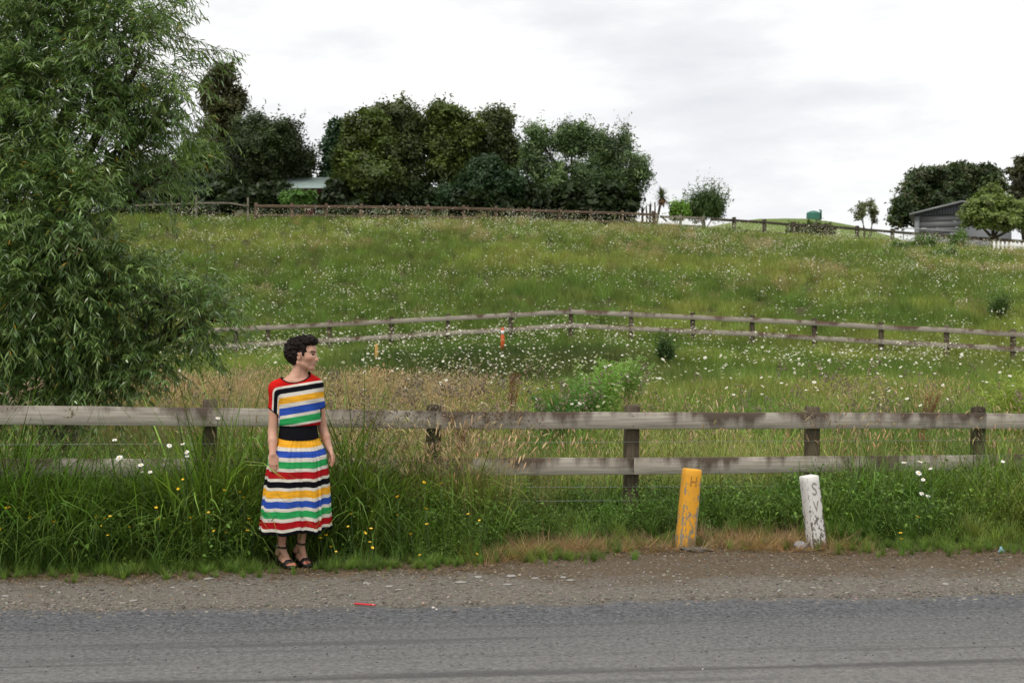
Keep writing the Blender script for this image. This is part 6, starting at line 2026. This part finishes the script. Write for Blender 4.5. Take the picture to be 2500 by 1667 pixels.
for heel, ball, toe, ax_, lat, sd_, an in FEET:
    root = part('sandal', woman, np.zeros((3, 3)) + PO, [(0, 1, 2)], [m_leather])
    L0 = heel - ax_ * 0.030; Lt = np.linalg.norm((toe - heel)[:2]) + 0.052
    rings = []
    for t in np.linspace(0, 1, 22):
        c = L0 + ax_ * Lt * t
        ws = np.interp(t, [0, 0.06, 0.2, 0.45, 0.72, 0.9, 1.0], [0.010, 0.024, 0.029, 0.027, 0.040, 0.034, 0.012])
        zt_ = np.interp(t, [0, 0.25, 0.62, 1.0], [0.066, 0.060, 0.028, 0.022])
        zb_ = np.interp(t, [0, 0.02, 0.27, 0.30, 0.66, 0.9, 1.0], [0.0, 0.0, 0.0, 0.038, 0.003, 0.0, 0.006])
        o_ = lat * (-sd_) * 0.004 * math.sin(3.1 * t)
        rings.append([np.array([*(c + lat * w_ + o_)[:2], z_]) for w_, z_ in ((-ws, zb_ + 0.003), (-ws * 0.9, zb_), (ws * 0.9, zb_), (ws, zb_ + 0.003), (ws, zt_ - 0.003), (ws * 0.92, zt_), (-ws * 0.92, zt_), (-ws, zt_ - 0.003))])
    V, Fc = loft(rings)
    me = mesh_from('sandal', V, Fc, [m_leather])
    root.data = me
    # ankle strap
    c = an + np.array([0, 0, -0.008]) - ax_ * 0.004
    a = np.linspace(0, 2 * np.pi, 28)
    dv_ = np.outer(np.cos(a), ax_) + np.outer(np.sin(a), lat)
    zz_ = c[2] + 0.008 - 0.010 * np.cos(a)
    near_ = BV[(np.abs(BV[:, 2] - c[2]) < 0.03) & (np.hypot(BV[:, 0] - c[0], BV[:, 1] - c[1]) < 0.07)]
    rr_ = []
    for q in range(len(a)):
        rel = near_ - c
        rl = np.hypot(rel[:, 0], rel[:, 1]) + 1e-9
        k_ = ((rel[:, :2] @ dv_[q, :2]) / rl > 0.94) & (np.abs(near_[:, 2] - zz_[q]) < 0.007)
        rr_.append((rl[k_].max() if k_.any() else 0.04) + 0.002)
    rr_ = np.array(rr_); rr_ = (np.roll(rr_, 1) + rr_ + np.roll(rr_, -1)) / 3; rr_[-1] = rr_[0]
    pts = np.stack([c[0] + dv_[:, 0] * rr_, c[1] + dv_[:, 1] * rr_, zz_], 1)
    side_r = rr_[21]
    c_st = c
    V, Fc = ribbon(pts, 0.014, 0.004, c)
    part('ankle_strap', root, V + PO, Fc, [m_leather])
    # heel counter
    a = np.linspace(np.pi * 0.62, np.pi * 1.38, 12)
    rings = []
    for zz, rr in ((0.062, 0.033), (0.09, 0.034), (0.115, 0.0335), (an[2] - 0.01, 0.036)):
        cc_ = heel * (1 - (zz - 0.062) / 0.1) + an * ((zz - 0.062) / 0.1)
        rings.append([np.array([*(cc_ + ax_ * rr * math.cos(q) + lat * rr * math.sin(q))[:2], zz]) for q in a])
    V, Fc = loft(rings, False, False)
    o = part('heel_counter', root, V + PO, Fc, [m_leather], smooth_shade=True)
    md = o.modifiers.new('t', 'SOLIDIFY'); md.thickness = 0.003
    # toe strap over the ball
    a = np.linspace(-0.15, np.pi + 0.15, 16)
    c = ball * 0.6 + toe * 0.4 + np.array([0, 0, -0.022])
    rings = []
    for sft in (-0.022, -0.008, 0.008, 0.020):
        cc_ = c + ax_ * sft
        hgt = 0.047 - 0.35 * (sft + 0.022)
        rings.append([cc_ + lat * 0.0425 * math.cos(q) + np.array([0, 0, hgt * math.sin(q)]) for q in a])
    V, Fc = loft(rings, False, False)
    o = part('toe_strap', root, V + PO, Fc, [m_leather], smooth_shade=True)
    md = o.modifiers.new('t', 'SOLIDIFY'); md.thickness = 0.003; md.offset = 1
    if sd_ == -1:
        bc = np.array([c_st[0], c_st[1], c_st[2] + 0.008]) - lat * (side_r + 0.001)
        bag = Bag()
        cs = [bc + ax_ * u_ * 0.010 + np.array([0, 0, v_ * 0.012]) - lat * 0.003 for u_, v_ in ((-1, -1), (1, -1), (1, 1), (-1, 1), (-1, -1))]
        for k in range(4):
            bag.add(tube([cs[k], cs[k + 1]], 0.0018, 6))
        V, Fc = bag.get()
        part('buckle', root, V + PO, Fc, [m_metal], smooth_shade=True)
# ------------------------------------------------------------------ single flowers on the verge, litter, stones
m_petal = flat_mat('daisy_petal', (0.84, 0.84, 0.81), 0.6)
m_disc = flat_mat('daisy_centre', (0.72, 0.44, 0.03), 0.8)
m_stem = flat_mat('flower_stem', (0.05, 0.09, 0.025), 0.8)
m_butter = flat_mat('buttercup_yellow', (0.85, 0.55, 0.02), 0.35)
gq = np.random.default_rng(55)
def daisy(px, py, Y, r, label, tilt):
    c = P(px, py, Y)
    z0 = float(height(c[0], Y))
    base = np.array([c[0] + gq.normal(0, 0.06), Y + gq.uniform(0.0, 0.08), z0])
    th = thing('daisy', label, 'flower', base, 'daisies on the verge')
    nn = unit(np.array([gq.normal(0, 0.25), -tilt, 1.0]))
    u, v = frame_of(nn)
    part('stem', th, *tube([base - [0, 0, 0.03], base * 0.4 + c * 0.6 + [0.015, 0, 0], c], [0.0025, 0.002, 0.0018], 5), [m_stem])
    V, Fc = [], []
    npet = 17
    for k in range(npet):
        a = 2 * np.pi * k / npet + gq.normal(0, 0.04)
        d = u * math.cos(a) + v * math.sin(a); s = -u * math.sin(a) + v * math.cos(a)
        L = r * gq.uniform(0.85, 1.05); dr = gq.normal(-0.1, 0.1)
        i0 = len(V)
        for t, w in ((0.25, 0.06), (0.6, 0.13), (0.88, 0.11)):
            pc = c + d * L * t + nn * (L * dr * t * t)
            V += [pc - s * r * w, pc + s * r * w]
        V.append(c + d * L + nn * L * dr)
        Fc += [(i0, i0 + 1, i0 + 3, i0 + 2), (i0 + 2, i0 + 3, i0 + 5, i0 + 4), (i0 + 4, i0 + 5, i0 + 6)]
    part('petals', th, V, Fc, [m_petal])
    rings = [[c + nn * h_ + (u * math.cos(q) + v * math.sin(q)) * rr for q in np.arange(10) * 0.6283] for rr, h_ in ((r * 0.3, -0.001), (r * 0.32, r * 0.06), (r * 0.22, r * 0.14), (r * 0.06, r * 0.17))]
    part('centre', th, *loft(rings), [m_disc], smooth_shade=True)
left = [(292, 1117, 0.030, 0.9, 'largest open daisy left of the woman, below the top rail'), (280, 1073, 0.020, 0.5, 'daisy just under the top rail, left of the woman, highest of its cluster'),
        (414, 1087, 0.022, 0.9, 'open daisy between the willow edge and the leftmost visible post'), (446, 1083, 0.020, 0.3, 'flat tilted daisy beside the leftmost visible fence post'),
        (456, 1103, 0.022, 0.9, 'upper daisy of the touching pair left of the woman'), (457, 1112, 0.019, 0.5, 'lower daisy of the touching pair left of the woman'),
        (344, 1134, 0.023, 0.6, 'drooping daisy right of and below the largest one'), (347, 1151, 0.013, 0.4, 'tiny half open daisy below the drooping one'),
        (367, 1151, 0.020, 0.6, 'lowest right daisy of the left cluster'), (532, 1020, 0.022, 0.35, 'daisy in front of the top rail beside the leftmost visible post')]
right = [(2243, 1154, 0.028, 1.0, 'largest open daisy in the tall grass right of the white marker'), (2253, 1170, 0.020, 0.8, 'daisy just below the largest one right of the white marker'),
         (2250, 1204, 0.023, 0.9, 'left of the two low daisies right of the white marker'), (2265, 1210, 0.021, 0.6, 'right of the two low daisies right of the white marker'),
         (2246, 1126, 0.026, 0.2, 'flat daisy on the lower rail right of the white marker'), (2207, 1128, 0.024, 0.2, 'leftmost flat daisy on the lower rail right of the white marker'),
         (2271, 1143, 0.020, 0.25, 'side on daisy right of the largest one by the right lower rail'), (2448, 1126, 0.018, 0.7, 'daisy on the lower rail near the right edge')]
for px, py, r, t, lab in left:
    daisy(px, py, 9.62 if py > 1050 else 10.1, r, lab, t)
for px, py, r, t, lab in right:
    daisy(px, py, 10.75, r, lab, t)

def cup_mesh():
    V, Fc = [], []
    for k in range(5):
        a = 2 * np.pi * k / 5
        d = np.array([math.cos(a), math.sin(a), 0]); s = np.array([-d[1], d[0], 0]); i0 = len(V)
        for t, w, h_ in ((0.1, 0.1, 0.0), (0.55, 0.52, 0.22), (0.9, 0.5, 0.55), (1.0, 0.2, 0.66)):
            V += [d * t - s * w + [0, 0, h_], d * t + s * w + [0, 0, h_]]
        for j in range(3):
            Fc.append((i0 + 2 * j, i0 + 2 * j + 1, i0 + 2 * j + 3, i0 + 2 * j + 2))
    return mesh_from('petals', V, Fc, [m_butter], smooth_shade=True)
CUP = cup_mesh()
Lc = [(45, 1028), (72, 1022), (226, 1096), (397, 1130), (12, 1178), (712, 1089), (812, 1090), (773, 1103), (742, 1163), (697, 1173), (955, 1166), (793, 1228), (1150, 1025), (1167, 1106), (1405, 1099), (1313, 886), (1348, 817), (1651, 898), (1767, 911), (1793, 947), (1578, 1196), (1666, 1208), (1823, 1194), (1850, 1130), (1834, 1104), (1538, 1060)]
Rc = [(850, 826), (847, 965), (492, 957), (472, 1053), (597, 1100), (645, 1070), (301, 1119), (260, 1141), (339, 1206), (378, 1244), (637, 1172), (655, 1214), (950, 1110), (1020, 1272), (1075, 1036), (1067, 917), (1389, 958), (1476, 1005), (1050, 718), (1182, 725), (1455, 1262)]
cups = [(x / 3.016, 900 + y / 3.016, 'small yellow buttercup in the verge grass left of the woman') for x, y in Lc] + [(700 + x / 3.136, 950 + y / 3.136, 'small yellow buttercup in the verge grass between the woman and the dead straw') for x, y in Rc] + \
       [(2198, 1302, 'small yellow buttercup at the grass edge right of the white marker'), (2200, 1316, 'small yellow buttercup at the grass edge right of the white marker'), (2240, 1262, 'small yellow buttercup at the grass edge right of the white marker')]
for px, py, lab in cups:
    X0 = (px - CX) / F * 9.6
    Y = float(verge_edge(X0)) + 0.10 + max(0.0, (1330 - py) / 330) * 0.30
    if 640 < px < 815:
        Y = max(Y, 9.5)
    c = P(px, py, Y)
    z0 = float(height(c[0], Y))
    th = thing('buttercup', lab, 'flower', (c[0], Y, z0), 'buttercups ' + lab.split('buttercup ')[1])
    part('stem', th, *tube([(c[0] + 0.02, Y + 0.02, z0 - 0.02), (c[0] + 0.015, Y + 0.01, (z0 + c[2]) / 2), c], 0.0016, 4), [m_stem])
    o = link('petals', CUP, th, c - wloc(th), (gq.normal(0.35, 0.3), gq.normal(0, 0.3), gq.random() * 6))
    s = gq.uniform(0.010, 0.0155)
    o.scale = (s, s, s)

# red stick and blue scrap
m_redp = flat_mat('red_plastic', (0.62, 0.02, 0.035), 0.35)
m_pink = flat_mat('pale_pink_end', (0.7, 0.35, 0.3), 0.5)
a, b_ = P(865, 1482, 8.05), P(917, 1486, 8.0)
za = 0.022
rod = thing('red_stick', 'thin red plastic stick lying on the road', 'stick', ((a[0] + b_[0]) / 2, 8.03, za))
a[2] = b_[2] = za + 0.006
part('shaft', rod, *tube([a, a * 0.9 + b_ * 0.1, a * 0.1 + b_ * 0.9, b_], [0.0035, 0.006, 0.006, 0.005], 8), [m_redp], smooth_shade=True)
part('collar', rod, *tube([a * 0.12 + b_ * 0.88, a * 0.08 + b_ * 0.92], 0.0072, 8), [m_pink], smooth_shade=True)
part('tip', rod, *tube([a + (a - b_) * 0.03, a], [0.0012, 0.0034], 6), [m_pink], smooth_shade=True)
c = P(2440, 1345, 10.25)
z0 = float(height(c[0], 10.25))
V = np.array([(-0.026, 0, 0.0), (0.026, -0.01, 0.0), (0.022, 0.0, 0.02), (0.010, 0.004, 0.032), (0.004, 0.006, 0.046), (-0.006, 0.006, 0.044), (-0.010, 0.004, 0.026), (-0.018, 0.002, 0.012)])
V = np.concatenate([V, V + [0.002, 0.012, -0.001]]) + [c[0], 10.22, z0 + 0.002]
n8 = 8
m_blue = flat_mat('pale_blue_paper', (0.30, 0.56, 0.80), 0.6, 0, 60.0, 0.15)
tag(link('paper_scrap', mesh_from('paper_scrap', V, [tuple(range(n8)), tuple(range(2 * n8 - 1, n8 - 1, -1))] + [(i, i + n8, (i + 1) % n8 + n8, (i + 1) % n8) for i in range(n8)], [m_blue])), 'small pale blue scrap standing at the grass edge far right', 'scrap')

# larger pale flat stones of the shoulder
m_flat = flat_mat('pale_flat_stone', (0.30, 0.285, 0.255), 0.85, 0, 30.0, 0.25)
flat_stones = [(510, 1413, 30), (1167, 1410, 26), (1246, 1408, 30), (1305, 1413, 20), (1375, 1411, 22), (1392, 1418, 20), (1125, 1423, 30), (1240, 1427, 24), (950, 1433, 24), (974, 1441, 20), (900, 1425, 16), (893, 1423, 18), (148, 1423, 14), (104, 1433, 18), (15, 1456, 24), (300, 1472, 18), (328, 1467, 22), (422, 1432, 18), (475, 1430, 16), (606, 1428, 16), (1985, 1434, 18), (1963, 1450, 14), (2308, 1424, 22), (2130, 1442, 18), (2066, 1446, 14), (1660, 1420, 14), (1678, 1412, 12), (1700, 1440, 12)]
for k, (px, py, w) in enumerate(flat_stones):
    Y = EYE * F / (py - HY)
    c = P(px, py, Y)
    r = w / F * Y / 2
    side_ = 'left of the woman' if px < 640 else ('between the woman and the yellow marker' if px < 1640 else 'below the marker posts')
    o = link('flat_stone', mesh_from('flat_stone', *lump((0, 0, 0), (r, r * 0.75, r * 0.2), 100 + k, 2, 0.4), [m_flat]), None, (c[0], Y, float(height(c[0], Y)) + r * 0.12), (0, 0, gq.random() * 6))
    tag(o, 'pale flat stone on the gravel shoulder ' + side_, 'stone', 'flat stones on the shoulder ' + side_)
m_peb = flat_mat('pale_pebble', (0.55, 0.5, 0.46), 0.8)
for k, (px, py, w, lab) in enumerate([(1058, 1492, 9, 'pale pebble on the dark road edge, left one of a touching pair'), (1066, 1495, 6, 'pale pebble on the dark road edge, right one of a touching pair'), (1108, 1500, 9, 'grey pebble on the road edge right of the pale pair')]):
    Y = EYE * F / (py - HY)
    c = P(px, py, Y); r = w / F * Y / 2
    tag(link('pebble', mesh_from('pebble', *lump((c[0], Y, 0.016 + r * 0.7), (r, r, r * 0.8), 200 + k, 2, 0.25), [m_peb if k < 2 else m_conc], smooth_shade=True)), lab, 'pebble')

# brown dock seed plants
def dock(px, py0, py1, Y, lean, label, seed):
    g = np.random.default_rng(seed)
    b_, t_ = P(px, py1, Y), P(px + lean, py0, Y)
    z0 = float(height(b_[0], Y))
    b_[2] = z0 - 0.03
    th = thing('dock_plant', label, 'plant', (b_[0], Y, z0))
    bag = Bag()
    pv, pq, pc = [], [], []
    for q in range(5):
        tip = t_ + np.array([g.normal(0, 0.05), g.normal(0, 0.05), -abs(g.normal(0, 0.08))])
        m1 = b_ * 0.45 + tip * 0.55 + [-(lean / F * Y) * 0.2, 0, 0.05]
        bag.add(tube([b_, m1, tip], [0.004, 0.0035, 0.002], 5))
        n = 150
        t = g.random(n)[:, None]
        pos = m1 * (1 - t) + tip * t + g.normal(0, 0.012, (n, 3))
        pv.append(pos)
    V, Fc = bag.get()
    m_ = flat_mat('dock_stem', (0.17, 0.07, 0.035), 0.8)
    part('stem', th, V, Fc, [m_])
    pos = np.concatenate(pv); n = len(pos)
    Vv, Q, C = spikes(pos, unit(g.normal(0, 1, (n, 3)) + [0, 0, 0.6]), (0.008, 0.018), (0.003, 0.005), (0.27, 0.10, 0.045), 0.3, seed, 4)
    part('seeds', th, Vv, Q, [M_LEAF], attrs={'col': C})
dock(2235, 957, 1010, 14.5, 40, 'rust brown dock plume above the top rail right of the white marker', 1)
dock(1125, 990, 1110, 12.6, 14, 'dark red brown dock behind the fence right of the second post', 2)
dock(1245, 905, 990, 16.5, 4, 'brown dried dock stalk in the near meadow above the fence', 3)
